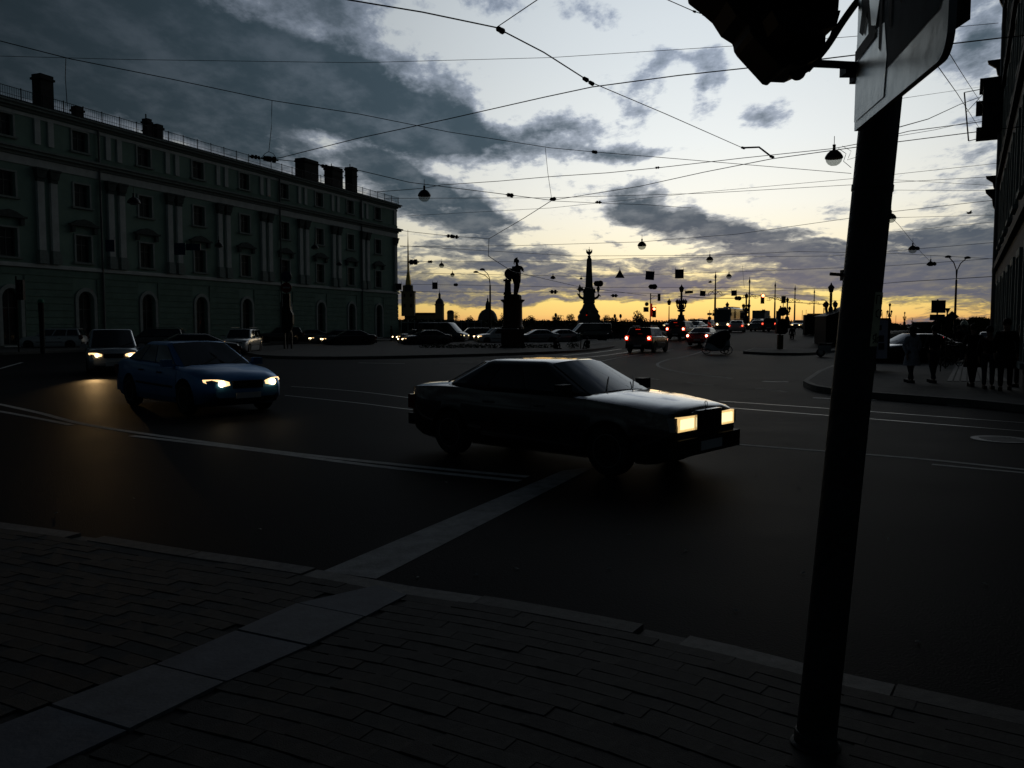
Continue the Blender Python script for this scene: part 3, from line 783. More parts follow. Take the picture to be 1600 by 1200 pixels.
# ---------------------------------------------------------------- far skyline across the river
def D(px, py, Y): return AT(px, py, Y)
def far_tower():
    Y = 1150.; c = AT(638.5, 505, Y); k = Y/1300.
    t = thing('cathedral_tower', 'tall bell tower with a needle-thin gilded spire beyond the river', 'bell tower', (c.x, Y, 0))
    z = lambda y: CZ+(510-y)*k
    ww = 9.0*k
    MB().box((0, 0, z(475)), (20*k, 18*k, z(456)-z(494)*1.0+.1)).build('lower_stage', stone_y, t).location = (0, 0, 0)
    MB().box((0, 0, (z(457.5)+z(472))/2), (18.2*k, 17*k, z(457.5)-z(472))).box((0, 0, z(456.5)), (22*k, 20*k, 2*k)).build('upper_stage', stone_y, t)
    MB().box((0, 0, z(451)), (15*k, 14*k, 10*k), taper=.75).build('clock_stage', mat('lead_grey', (.08, .085, .08), .6), t)
    b = MB()
    for sx in (-6.5, 6.5): b.box((sx*k, -6*k, z(451)), (3*k, 2*k, 9*k))
    b.build('corner_volutes', stone_y, t)
    MB().lathe([(4.6*k, z(447)), (4.2*k, z(440)), (3.6*k, z(437)), (2.6*k, z(430)), (1.7*k, z(424))], n=8).build('lantern', gold, t)
    MB().lathe([(1.7*k, z(424)), (1.5*k, z(410)), (.8*k, z(385)), (.35*k, z(370)), (.3*k, z(361))], n=8).build('spire', gold, t)
    for i, (yy) in enumerate((462, 478)):
        for xx in (-5, 5):
            MB().box((xx*k, -9.2*k, z(yy)), (2.6*k, .8*k, 5*k)).build('window', mat('tower_dark', (.01, .01, .01), .9, var=0), t)
    return t
far_tower()
k = 1150/1300.; z = lambda y: CZ+(510-y)*k
c = AT(660, 500, 1165); t = thing('cathedral_nave', 'long low roof joining the spired tower and the domed cupola', 'cathedral', (c.x, 1165, 0))
MB().box((0, 0, z(501)), (54*k, 18*k, 22*k)).build('wall', stone_y, t); MB().plate([(-28*k, z(492)), (28*k, z(492)), (26*k, z(488.5)), (-24*k, z(488.5))], -9*k, 9*k).build('roof', leadroof, t)
c = AT(687, 500, 1150); t = thing('cathedral_cupola', 'small domed cupola tower right of the long cathedral roof', 'cupola', (c.x, 1150, 0))
MB().lathe([(7*k, 0), (7*k, z(478)), (7.8*k, z(477)), (7.8*k, z(475.5)), (6.6*k, z(475))], n=8).build('drum', stone_y, t)
MB().lathe([(6.8*k, z(475)), (6.2*k, z(471)), (4*k, z(468)), (1.9*k, z(466)), (1.7*k, z(462)), (2.2*k, z(461.5)), (1.2*k, z(459)), (.3*k, z(457)), (.2*k, z(452))], n=12).build('dome', leadroof, t, True)
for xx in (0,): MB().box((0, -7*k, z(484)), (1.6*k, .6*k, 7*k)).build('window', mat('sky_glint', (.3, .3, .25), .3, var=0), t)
c = AT(704, 500, 1140); t = thing('gate_pavilion', 'squat roofed pavilion between the cupola and the far trees', 'pavilion', (c.x, 1140, 0))
MB().box((0, 0, z(498)), (10*k, 9*k, 18*k)).build('wall', stone_y, t); MB().lathe([(6*k, z(490)), (4.6*k, z(486)), (2*k, z(485))], n=8).build('roof', leadroof, t)
Yd = 700.; k2 = Yd/1300.; z2 = lambda y: CZ+(510-y)*k2
c = AT(762, 500, Yd); t = thing('domed_chapel', 'broad dark dome with a lantern behind the twin-armed lamp post', 'domed building', (c.x, Yd, 0))
MB().lathe([(15.5*k2, -1), (15.5*k2, z2(502)), (16.2*k2, z2(500.5))], n=20).build('drum', stone_y, t)
MB().lathe([(15.6*k2, z2(500.5)), (15*k2, z2(496)), (13*k2, z2(490.5)), (9.5*k2, z2(486)), (5*k2, z2(483.5)), (3.6*k2, z2(483))], n=20).build('dome', leadroof, t, True)
MB().lathe([(3.6*k2, z2(483)), (3.4*k2, z2(476)), (2.2*k2, z2(472)), (1.2*k2, z2(470)), (1.3*k2, z2(467.5)), (.3*k2, z2(465.5)), (.2*k2, z2(462))], n=10).build('lantern', leadroof, t)
b = MB()
t = thing('fortress_wall', 'long low granite fortress wall on the far bank', 'fortress wall')
for (x0, x1, yt) in ((560, 700, 499.5), (700, 900, 501), (900, 1120, 502.5), (1120, 1330, 504.5)):
    a, c = AT(x0, 500, 1060), AT(x1, 500, 1060); h = CZ+(510-yt)*1060/1300.
    MB().bx(a.x, c.x, 1060, 1066, -1, h).build('wall_section', granite_red, t)
# embankment railing with pale top, between the building and the domed chapel
Yb = 121.
t = thing('embankment_fence', 'low pale-topped railing along the embankment right of the green building', 'fence')
a, c = AT(626, 503, Yb), AT(753, 503.5, Yb)
MB().bx(a.x, c.x, Yb, Yb+.12, 2.25, 2.38).build('top_rail', mat('pale_rail', (.3, .32, .33), .5), t)
MB().bx(a.x, c.x, Yb+.02, Yb+.1, .02, 2.24).build('infill_panel', mat('fence_panel', (.03, .035, .035), .8), t)
for q in range(13):
    x = a.x+.1+(c.x-a.x-.2)*q/12
    MB().box((x, Yb-.05, 1.24), (.12, .08, 2.4)).ball((x, Yb-.05, 2.52), .09, 6, 4).build('fence_post', MT['pale_rail'], t)

# ---------------------------------------------------------------- trees
lq = []
def foliage(b, c, r, n, size, flat=1.):
    for _ in range(n):
        while True:
            p = Vector((random.uniform(-1, 1), random.uniform(-1, 1), random.uniform(-1, 1)))
            if .25 < p.length < 1: break
        q = Vector(c)+Vector((p.x*r[0], p.y*r[1], p.z*r[2]))
        u = Vector((random.uniform(-1, 1), random.uniform(-1, 1), random.uniform(-1, 1))).normalized(); v = u.cross(Vector((random.uniform(-1, 1), random.uniform(-1, 1), 1))).normalized()
        s = size*random.uniform(.6, 1.3)
        b.add([q+u*s, q+v*s*.8, q-u*s*.7, q-v*s], [(0, 1, 2, 3)])
def tree(px, d, ytop, wpx, label, base=0., trunk=.3, n=700):
    c = AT(px, 500, d); H = CZ+(510-ytop)*d/1300.-base; w = wpx*d/1300./2
    t = thing('tree', label, 'tree', (c.x, d, base), 0, None)
    b = MB(); rt = max(.08, H*.025)
    b.tube([(0, 0, 0), (.05*w, 0, H*.35), (0, .03*w, H*.8)], [rt, rt*.7, rt*.2], 6)
    for k in range(6):
        a = k*1.05; z0 = H*(.25+.08*k)
        b.tube([(0, 0, z0), (w*.6*math.cos(a), w*.6*math.sin(a), z0+H*.22)], [rt*.4, rt*.1], 5)
    b.build('trunk', bark, t)
    b = MB(); h0 = H*trunk
    for k in range(9):
        a = random.uniform(0, 6.28); rr = random.uniform(.15, .6)
        zc = h0+(H-h0)*random.uniform(.25, .78)
        foliage(b, (w*rr*math.cos(a), w*rr*math.sin(a), zc), (w*.5, w*.5, (H-h0)*.27), n//9, w*.085)
    b.build('crown', leaf, t, fix=False)
    return t
tree(1001, 118, 485.5, 27, 'rounded dark tree left of the red traffic lights', n=1500, trunk=.05)
tree(965, 123, 496, 34, 'wide low dark tree right of the obelisk', n=1100, trunk=.05)
for i, (px, yt, w, lb) in enumerate(((713, 487, 12, 'small far tree just right of the squat pavilion'), (733, 493, 20, 'low far tree left of the domed chapel'), (786, 489, 14, 'far tree showing left of the statue pedestal'),
        (830, 492, 24, 'bushy far tree right of the statue pedestal'), (872, 491, 26, 'far tree under the small round lamp on the horizon'), (893, 489, 20, 'tall far tree left of the obelisk base'), (948, 491, 16, 'feathery far tree right of the obelisk base'))):
    tree(px, 560, yt, w, lb, base=-.9, n=500)
# long wood on the far bank
b = MB()
x = -180
while x < 1420:
    px = 560+ (x+180)*.56
    d = 620+random.uniform(-60, 60); yt = 498.5+1.8*math.sin(px*.045)+random.uniform(-1.6, 1.2)+(0 if px < 1000 else (px-1000)*.018)
    c = AT(px, 500, d); H = CZ+(510-yt)*d/1300.+.9
    foliage(b, (c.x, d, H*.5-.9), (H*random.uniform(.5, .8), 6, H*.5), 150, .62)
    x += 9
o = b.build('far_wood', leaf, fix=False); tag(o, 'dark line of trees on the far bank of the river', 'wood', kind='stuff')
b = MB()
for k in range(150):
    px = 1428+k*.95; d = 112; yt = 497+ (0 if px > 1480 else (1480-px)*.33)+2.0*math.sin(px*.11)+random.uniform(-1.2, 1)
    c = AT(px, 500, d); H = CZ+(510-yt)*d/1300.
    foliage(b, (c.x, d, H*.5), (.9, 1.2, H*.5), 220, .16)
o = b.build('embankment_wood', leaf, fix=False); tag(o, 'dark wooded bank behind the parking signs at right', 'wood', kind='stuff')
b = MB()
for k in range(60):
    px = 1372+k*1.0; d = 110; yt = 497+(px-1372)*.33+random.uniform(-.4, .3)
    c = AT(px, 500, d); H = CZ+(510-yt)*d/1300.
    foliage(b, (c.x, d, H*.5), (.7, 1.2, H*.5), 200, .15)
o = b.build('quay_wood', leaf, fix=False); tag(o, 'dark slope of foliage falling to the right behind the far lamps', 'wood', kind='stuff')
c = AT(1507, 500, 106); k = 106/1300.; t = thing('small_dome', 'small pale dome with a finial over the dark trees at right', 'dome', (c.x, 106, 0))
zd = lambda y: CZ+(510-y)*k
MB().lathe([(5.4*k, 0), (5.4*k, zd(508))], n=14).build('drum', mat('drum_dark', (.05, .05, .045), .8), t)
MB().lathe([(5.6*k, zd(508)), (5.4*k, zd(506)), (4.2*k, zd(503.2)), (2.2*k, zd(501.3)), (.6*k, zd(500.6)), (.4*k, zd(498.5)), (.1*k, zd(496))], n=14).build('dome', mat('pale_dome', (.45, .44, .34), .4, .3), t, True)

# ---------------------------------------------------------------- rostral obelisk at the bridge head
Yo = 148.; k = Yo/1300.; c = AT(920, 500, Yo); z = lambda y: CZ+(510-y)*k
ob = thing('rostral_obelisk', 'dark tapering obelisk topped by a double-headed eagle with lanterns on side arms', 'obelisk', (c.x, Yo, 0))
b = MB(); b.lathe([(22*1.414*k*.72, 0), (21*k, z(505)), (19*k, z(500)), (20*k, z(496)), (20*k, z(494)), (16.5*k, z(490)), (17*k, z(487)), (12*k, z(481)), (10*k, z(476)), (7.5*k, z(472))], n=4, sq=True)
b.v = [(x*1.15, y*1.15, q) for x, y, q in b.v]; b.build('stepped_base', granite, ob)
b = MB(); b.lathe([(12*k, z(474)), (11.5*k, z(458)), (9*k, z(456)), (9*k, z(450)), (7.6*k, z(449)), (5.0*k, z(408)), (5.2*k, z(406.5)), (3.2*k, z(404))], n=4, sq=True).build('shaft', granite, ob)
b = MB(); b.lathe([(2.2*k, z(404)), (2.6*k, z(402)), (1.2*k, z(400)), (1.6*k, z(397)), (.9*k, z(393))], n=8)
for s in (-1, 1):
    b.plate([(s*.3*k, z(399)), (s*2.0*k, z(399)), (s*4.6*k, z(396)), (s*4.9*k, z(390.5)), (s*3.6*k, z(393.5)), (s*3.2*k, z(390)), (s*2.3*k, z(394)), (s*.9*k, z(394))], -.7*k, .7*k)
    b.tube([(s*.4*k, 0, z(394)), (s*1.2*k, 0, z(391)), (s*2.0*k, 0, z(391.4))], [.7*k, .5*k, .2*k], 5)
b.tube([(0, 0, z(393)), (0, 0, z(387))], [.5*k, .25*k], 5)
b.build('eagle', bronze, ob)
for s in (-1, 1):
    a = MB().tube([(s*5*k, 0, z(463)), (s*9*k, 0, z(467)), (s*13*k, 0, z(465)), (s*16*k, 0, z(461)), (s*18*k, 0, z(463.5 if s > 0 else 459))], [2.6*k, 2.6*k, 2.2*k, 1.6*k, 1.0*k], 6).build('ship_prow', bronze, ob)
    MB().tube([(s*14.5*k, 0, z(464)), (s*14.3*k, 0, z(456))], .8*k, 6).build('lamp_stem', iron, a)
    MB().lathe([(1.2*k, z(457)), (2.5*k, z(452.5)), (2.6*k, z(450)), (1.6*k, z(449)), (1.2*k, z(447)), (.4*k, z(445))], (s*14.3*k, 0, 0), 8).build('lantern', iron, a)
    MB().box((s*8*k, -3*k, z(455)), (4*k, 4*k, 6*k), taper=.6).build('trophy', bronze, ob)

# ---------------------------------------------------------------- statue of an armoured commander
Ys = 63.; k = Ys/1300.; c = AT(801, 540, Ys); z = lambda y: CZ+(510-y)*k
def skinmesh(verts, edges, radii, sub=1, root=0):
    me = bpy.data.meshes.new('sk'); me.from_pydata([tuple(v) for v in verts], edges, [])
    o = bpy.data.objects.new('sk', me); COL.objects.link(o)
    md = o.modifiers.new('s', 'SKIN'); md.use_smooth_shade = True
    for i, r in enumerate(radii):
        rr = r if isinstance(r, tuple) else (r, r); me.skin_vertices[0].data[i].radius = rr
        me.skin_vertices[0].data[i].use_root = (i == root)
    if sub: m2 = o.modifiers.new('u', 'SUBSURF'); m2.levels = sub; m2.render_levels = sub
    r_ = evalmesh(o); bpy.data.objects.remove(o); bpy.data.meshes.remove(me); return r_
def skinobj(name, verts, edges, radii, m, parent, sub=1, root=0):
    me = skinmesh(verts, edges, radii, sub, root); me.materials.clear(); me.materials.append(m); me.name = name
    o = bpy.data.objects.new(name, me); COL.objects.link(o); o.parent = parent; return o
mon = thing('monument', 'bronze statue of a helmeted warrior with a round shield on a round granite pedestal', 'monument', (c.x, Ys, .15))
b = MB().lathe([(18.6*k*1.35, -.2), (18.6*k*1.35, z(518)-.15), (17.5*k*1.35, z(514)-.15)], n=4, sq=True); b.build('base_block', granite_red, mon)
MB().lathe([(17.6*k, z(513.5)-.15), (17.6*k, z(511)-.15), (16*k, z(509.5)-.15), (15.2*k, z(506)-.15), (14.8*k, z(474)-.15), (15.4*k, z(473)-.15), (18.6*k, z(470)-.15), (19*k, z(468.6)-.15), (15*k, z(468)-.15)], n=28).build('pedestal', granite_red, mon, True)
MB().lathe([(14*k, z(468)-.15), (14*k, z(463)-.15), (12.5*k, z(461)-.15), (9*k, z(460)-.15)], n=16).build('bronze_plinth', bronze, mon)
# drum relief, a plaque
MB().box((0, -13.9*k, z(490)-.15), (8*k, .06, 9*k)).build('plaque', bronze, mon)
zz_ = lambda y: z(y)-.15
P = lambda x, y, dy=0: (((x-801)*k), dy, zz_(y))
V = [P(807, 437), P(808, 428), P(808, 421), P(808, 416), P(807.3, 411), P(807, 408.5),   # 0 pelvis..head top
     P(802, 420), P(799, 428), P(797, 434),      # left arm to shield
     P(813, 419), P(816.5, 421), P(817, 424.5),          # raised arm
     P(805.5, 445), P(804.5, 455, -.1), P(803.6, 462), P(802, 463, -.25),
     P(810, 445), P(808.5, 453, .15), P(806.8, 462, .1), P(809, 463, -.1)]
E = [(0, 1), (1, 2), (2, 3), (3, 4), (4, 5), (2, 6), (6, 7), (7, 8), (2, 9), (9, 10), (10, 11), (0, 12), (12, 13), (13, 14), (14, 15), (0, 16), (16, 17), (17, 18), (18, 19)]
rad = [q*k for q in (5.0, 5.4, 5.8, 2.2, 2.4, 1.8, 2.6, 2.2, 1.6, 3.0, 2.6, 1.7, 2.9, 2.2, 1.4, 1.2, 3.0, 2.4, 1.5, 1.3)]
fig = skinobj('figure', V, E, rad, bronze, mon, 2)
MB().plate([P(804, 411)[0::2], P(811, 411.5)[0::2], P(811, 407.5)[0::2], P(808.5, 405.8)[0::2], P(809, 403.4)[0::2], P(806, 403.8)[0::2], P(803, 406.5)[0::2], P(802.5, 413)[0::2], P(804, 415)[0::2]], -.1, .1).build('helmet', bronze, fig)
b = MB().disc((P(797, 430)[0], -.25, P(796.5, 429)[2]), 8.8*k, .1, 'y', 26); b.ball((P(797, 430)[0], -.3, P(797, 430)[2]), 2*k)
b.build('shield', bronze, fig)
b = MB().tube([P(815, 421.5), P(818, 426)], [.9*k, .5*k], 6); b.tube([P(813.5, 424), P(819.5, 424.5)], .4*k, 5); b.build('sword', bronze, fig)
b = MB().plate([P(x, y)[0::2] for x, y in ((800, 417), (812.5, 416), (814, 428), (813.6, 440), (810.5, 452), (807.5, 460), (804.2, 461), (804.0, 446), (802.5, 444), (800, 436), (799, 428))], .05, .3)
b.build('cloak', bronze, fig)
b = MB().box(((793.5-801)*k, 0, (zz_(461)+zz_(440))/2), (10.5*k, 9*k, zz_(440)-zz_(461)), taper=.85).box(((793-801)*k, 0, zz_(438.8)), (13*k, 10*k, 2.4*k)).box(((793-801)*k, 0, zz_(459)), (13*k, 10*k, 4*k), taper=.9)
b.ball(((791-801)*k, 0, zz_(437.5)), 2*k, 8, 5)
b.build('altar', bronze, mon)
# ---------------------------------------------------------------- vehicles
def interp(xs_, ys_, x):
    if x <= xs_[0]: return ys_[0]
    for i in range(len(xs_)-1):
        if x <= xs_[i+1]:
            t = (x-xs_[i])/(xs_[i+1]-xs_[i]); t2 = t*t*(3-2*t)*.4+t*.6; return ys_[i]*(1-t2)+ys_[i+1]*t2
    return ys_[-1]
hl_on = mat('headlight_on', (.9, .85, .7), .3, var=0, emit=(1, .66, .26), es=.85)
hl_hot = mat('headlight_bright', (.9, .85, .7), .3, var=0, emit=(1, .62, .28), es=1.6)
hl_cool = mat('headlight_cool', (.9, .9, .95), .3, var=0, emit=(.7, .7, 1), es=2.5)
bulb_m = mat('lamp_bulb', (.9, .85, .7), .3, var=0, emit=(1, .84, .46), es=1.35)
bulb_hot = mat('lamp_bulb_bright', (.9, .85, .7), .3, var=0, emit=(1, .72, .38), es=7)
bulb_cool = mat('lamp_bulb_cool', (.9, .9, 1), .3, var=0, emit=(.85, .85, 1), es=30)
bulbs = {'headlight_on': bulb_m, 'headlight_bright': bulb_hot, 'headlight_cool': bulb_cool}
hl_off = mat('headlight_off', (.12, .12, .12), .15, var=0, spec=.6)
tl_on = mat('tail_light_on', (.4, .02, .01), .3, var=0, emit=(1, .04, .015), es=.3)
tl_hot = mat('brake_light_on', (.6, .05, .02), .3, var=0, emit=(1, .04, .015), es=.55)
tbulb = mat('brake_bulb', (.8, .2, .1), .3, var=0, emit=(1, .34, .22), es=22)
tbulb2 = mat('tail_bulb', (.5, .1, .05), .3, var=0, emit=(1, .10, .05), es=4)
tl_off = mat('tail_light_off', (.09, .008, .006), .2, var=0, spec=.5)
amber = mat('indicator_amber', (.5, .2, .03), .3, var=0, emit=(1, .5, .12), es=3)
lamp_grey = mat('fog_light_glass', (.3, .3, .3), .2, var=0)
def paint(n, c, metal=.2): return mat('car_paint_'+n, c, .22, metal, var=.04, coat=1.0 if n != 'dark' else .35, spec=.5)
P_black = paint('black', (.008, .008, .010)); P_blue = paint('blue', (.045, .19, .42), .8); P_blue.node_tree.nodes['Principled BSDF'].inputs['Coat Weight'].default_value = .35; P_blue.node_tree.nodes['Principled BSDF'].inputs['Roughness'].default_value = .42; P_silver = paint('silver', (.28, .29, .30), .4)
P_white = paint('white', (.55, .55, .55), 0); P_red = paint('red', (.18, .012, .01)); P_dark = paint('dark', (.02, .022, .026)); P_grey = paint('grey', (.1, .1, .105), .3)
SPECS = {
 'saloon_old': dict(L=4.42, W=1.68, H=1.38, top=[(-2.21, .86), (-2.16, .955), (-1.55, .985), (-1.2, .985), (-.6, .955), (.9, .945), (1.5, .90), (2.05, .83), (2.18, .79), (2.21, .74)], xr=(-1.5, -.82), xw=(.22, 1.02), wb=(-1.33, 1.335), rw=.31, nose=.93, square=1),
 'saloon': dict(L=4.55, W=1.80, H=1.44, top=[(-2.27, .85), (-2.18, .99), (-1.7, 1.03), (-1.0, 1.0), (.8, .95), (1.5, .88), (2.0, .78), (2.2, .70), (2.27, .6)], xr=(-1.75, -.95), xw=(.1, 1.1), wb=(-1.36, 1.36), rw=.33, nose=.8, square=0),
 'estate': dict(L=4.5, W=1.75, H=1.60, top=[(-2.24, .9), (-2.2, 1.0), (-1.6, 1.02), (.8, 1.0), (1.4, .96), (2.0, .86), (2.2, .76), (2.25, .66)], xr=(-2.16, -1.95), xw=(.35, 1.0), wb=(-1.45, 1.45), rw=.33, nose=.86, square=0),
 'suv': dict(L=4.5, W=1.84, H=1.70, top=[(-2.24, .98), (-2.2, 1.08), (-1.6, 1.1), (.8, 1.08), (1.5, 1.03), (2.0, .95), (2.2, .85), (2.25, .75)], xr=(-2.12, -1.78), xw=(.25, .95), wb=(-1.35, 1.38), rw=.37, nose=.88, square=0),
 'minivan': dict(L=4.55, W=1.76, H=1.66, top=[(-2.27, .95), (-2.2, 1.04), (-1.6, 1.05), (1.1, 1.02), (1.6, .95), (2.0, .87), (2.2, .76), (2.27, .64)], xr=(-2.2, -1.9), xw=(.55, 1.55), wb=(-1.4, 1.4), rw=.32, nose=.82, square=0),
 'van': dict(L=5.3, W=1.95, H=2.15, top=[(-2.65, 1.2), (-2.6, 1.28), (-2, 1.28), (1.5, 1.22), (2.1, 1.1), (2.5, .98), (2.62, .85), (2.65, .7)], xr=(-2.62, -2.55), xw=(1.0, 1.95), wb=(-1.65, 1.75), rw=.36, nose=.84, square=0),
}
def make_car(kind, hero=False):
    S_ = SPECS[kind]; L, W, H = S_['L'], S_['W'], S_['H']; tx = [p[0] for p in S_['top']]; tz = [p[1] for p in S_['top']]
    top = lambda x: interp(tx, tz, x)
    def hw(x):
        u = abs(x)/(L/2); e = 4.5 if S_['square'] else 3.2
        fr = (1-S_['nose'])*(max(0, u-.35)/.65)**e if x > 0 else (.07)*(max(0, u-.4)/.6)**e
        return W/2*(1-fr)
    zb0 = .17 if kind != 'suv' else .24
    zb = lambda x: zb0+.16*max(0, (abs(x)-L*.40)/(L*.1))**2
    def sec(x, off=0.):
        w = hw(x)+off; zt = top(x); b_ = zb(x); h = zt-b_; sh = .03 if S_['square'] else .06
        crown = .02+(.03 if x > S_['xw'][1] else .0)
        return [(0, b_), (.82*w, b_), (.955*w, b_+.05), (.985*w, b_+.2*h), (w, b_+.5*h), (.985*w, b_+.76*h), (.965*w, zt-sh), (.90*w, zt-.012), (.62*w, zt+crown*.6), (0, zt+crown)]
    car = thing('car_'+kind if False else 'car', 'car', 'car')
    xs_ = sorted(set([-L/2, -L/2+.05, L/2-.05, L/2-.12, L/2, -L/2+.12]+[-L/2+.12+(L-.24)*i/26 for i in range(27)]))
    V_, F_ = [], []; n = None
    for x in xs_:
        sc_ = sec(x)
        e = min(x+L/2, L/2-x)
        k = 1 if e > .13 else (.985 if e > .06 else (.96 if e > .02 else .90))
        zc = (zb(x)+top(x))/2
        ring = [(y*k, zc+(z_-zc)*(k if e < .13 else 1)) for y, z_ in sc_]
        full = [(x, y, z_) for y, z_ in ring]+[(x, -y, z_) for y, z_ in reversed(ring[1:-1])]
        n = len(full); V_ += full
    for i in range(len(xs_)-1):
        for j in range(n): F_.append((i*n+j, i*n+(j+1) % n, (i+1)*n+(j+1) % n, (i+1)*n+j))
    F_.append(tuple(range(n))); F_.append(tuple((len(xs_)-1)*n+j for j in reversed(range(n))))
    b = MB(); b.v = V_; b.f = F_; body = b.build('body', P_black, car, True)
    # wheel arches
    rw = S_['rw']; cut = MB()
    for xw_ in S_['wb']:
        for sy in (1, -1): cut.disc((xw_, sy*(W/2-.07), rw+.0), rw+.055, .42, 'y', 24)
    co = cut.build('cut', P_black)
    md = body.modifiers.new('b', 'BOOLEAN'); md.operation = 'DIFFERENCE'; md.object = co; md.solver = 'EXACT'
    mods_apply(body); bpy.data.objects.remove(co)
    body.data.materials.clear(); body.data.materials.append(P_black)
    try: body.data.set_sharp_from_angle(angle=R(35))
    except Exception: pass
    # greenhouse
    (xr0, xr1), (xw1, xw0) = S_['xr'], S_['xw']
    wbt = hw(0)*.93; wtp = W/2*(.70 if kind != 'van' else .84); zr = H-.015
    if kind in ('minivan', 'suv', 'estate'): wtp = W/2*.76
    zbl = lambda x: top(x)-.02
    c8 = [(xr0, wbt, zbl(xr0)), (xw0, wbt*.97, zbl(xw0)), (xw0, -wbt*.97, zbl(xw0)), (xr0, -wbt, zbl(xr0)), (xr1, wtp, zr-.03), (xw1, wtp, zr-.03), (xw1, -wtp, zr-.03), (xr1, -wtp, zr-.03)]
    b = MB().add(c8, [(3, 2, 1, 0), (4, 5, 6, 7), (0, 1, 5, 4), (1, 2, 6, 5), (2, 3, 7, 6), (3, 0, 4, 7)])
    cab = b.build('roof', P_black, car, True)
    m1 = cab.modifiers.new('bv', 'BEVEL'); m1.width = .10 if kind != 'van' else .12; m1.segments = 3; m1.limit_method = 'ANGLE'; m1.angle_limit = R(20)
    mods_apply(cab)
    for v in cab.data.vertices:     # slight crown
        if v.co.z > zr-.2: v.co.z += .035*(1-(v.co.y/wtp)**2)*(1-((v.co.x-(xr1+xw1)/2)/((xw1-xr1)/2+.15))**2)
    cab.data.materials.clear(); cab.data.materials.append(P_black)
    for p in cab.data.polygons: p.use_smooth = True
    try: cab.data.set_sharp_from_angle(angle=R(40))
    except Exception: pass
    c8 = [Vector(v) for v in c8]
    def pane(A, B, C_, D_, u0, u1, v0, v1, name, bulge=0., nu=1, off=.007, m=glassd):
        nrm_ = (B-A).cross(D_-A).normalized()
        P_ = []
        for j in range(2):
            for i in range(nu+1):
                u = u0+(u1-u0)*i/nu; v = v0+(v1-v0)*j
                q = (A*(1-u)+B*u)*(1-v)+(D_*(1-u)+C_*u)*v
                P_.append(q+nrm_*(off+bulge*(1-(2*(u-u0)/(u1-u0)-1)**2)))
        b_ = MB(); b_.add(P_, [(i, i+1, nu+2+i, nu+1+i) for i in range(nu)]); o_ = b_.build(name, m, car, True, fix=False)
        return o_
    # front A = left bottom of the face seen from outside
    pane(c8[2], c8[1], c8[5], c8[6], .06, .94, .06, .93, 'windscreen', .035, 8)
    pane(c8[0], c8[3], c8[7], c8[4], .07, .93, .10, .90, 'rear_window', .03, 6)
    nwin = {'saloon_old': [(.14, .32), (.335, .60), (.62, .93)], 'saloon': [(.12, .30), (.32, .58), (.60, .93)], 'estate': [(.04, .30), (.33, .62), (.65, .93)],
            'suv': [(.07, .30), (.33, .62), (.65, .93)], 'minivan': [(.05, .28), (.31, .58), (.61, .80), (.82, .93)], 'van': [(.04, .34), (.37, .66), (.69, .93)]}[kind]
    for sgn, (A, B, C_, D_) in ((1, (c8[1], c8[0], c8[4], c8[5])), (-1, (c8[3], c8[2], c8[6], c8[7]))):
        for (a, c) in nwin:
            u0, u1 = (a, c) if sgn == -1 else (1-c, 1-a)
            pane(A, B, C_, D_, u0, u1, .10, .86, 'side_window')
    # doors as thin skins over the body side
    dxs = {'saloon_old': [(-.72, .15), (.17, 1.0)], 'saloon': [(-.80, .12), (.14, 1.05)]}.get(kind, [(-.85, .12), (.14, 1.08)])
    for sy in (1, -1):
        for (a, c) in dxs:
            V2 = []; nx = 8
            for i in range(nx+1):
                x = a+(c-a)*i/nx
                for (y, z_) in sec(x, .004)[3:8]:
                    V2.append((x, sy*y, max(z_, rw*1.2) if False else z_))
            m_ = 5; b_ = MB(); b_.add(V2, [(i*m_+j, i*m_+j+1, (i+1)*m_+j+1, (i+1)*m_+j) for i in range(nx) for j in range(m_-1)])
            # seam frame behind
            d = b_.build('door', P_black, car, True)
            xx = a+.14; s_ = sec(xx)
            MB().box((xx, sy*(s_[5][0]+.016), s_[5][1]+.02), (.17, .03, .03)).build('handle', chrome if kind == 'saloon_old' else plastic, d)
    # belt moulding, sills
    for sy in (1, -1):
        b_ = MB()
        pts = [(x, sy*(sec(x)[4][0]+.012), sec(x)[4][1]-.03) for x in [i*.1 for i in range(int(-L*4.0), int(L*4.2))] if all(abs(x-q) > rw+.08 for q in S_['wb']) and -1 < x < 1.0]
        b_.tube(pts, .022, 4); b_.build('side_moulding', plastic, car)
    # wheels
    for xw_ in S_['wb']:
        for sy in (1, -1):
            w_ = MB().lathe([(rw*.6, -.1), (rw*.93, -.1), (rw, -.07), (rw, .07), (rw*.93, .1), (rw*.6, .1)], n=26)
            w_.v = [(x, z_, y) for x, y, z_ in w_.v]
            wo_ = w_.build('wheel', rubber, car, True, loc=(xw_, sy*(W/2-.11), rw))
            r_ = MB().lathe([(.01, .085), (rw*.2, .09), (rw*.22, .075), (rw*.60, .085), (rw*.62, .104), (rw*.66, .104), (rw*.66, .05)], n=20)
            r_.v = [(x, z_*sy, y) for x, y, z_ in r_.v]
            ri = r_.build('rim', rim_m, wo_, True)
            hb = MB()
            for q in range(5):
                a = q*1.2566; hb.box((math.cos(a)*rw*.4, sy*.088, math.sin(a)*rw*.4), (.05, .02, .05))
            hb.build('rim_openings', plastic, wo_)['kind'] = 'stuff'
    xf = L/2; xb = -L/2
    zf = top(xf-.1); wf = hw(xf-.06)
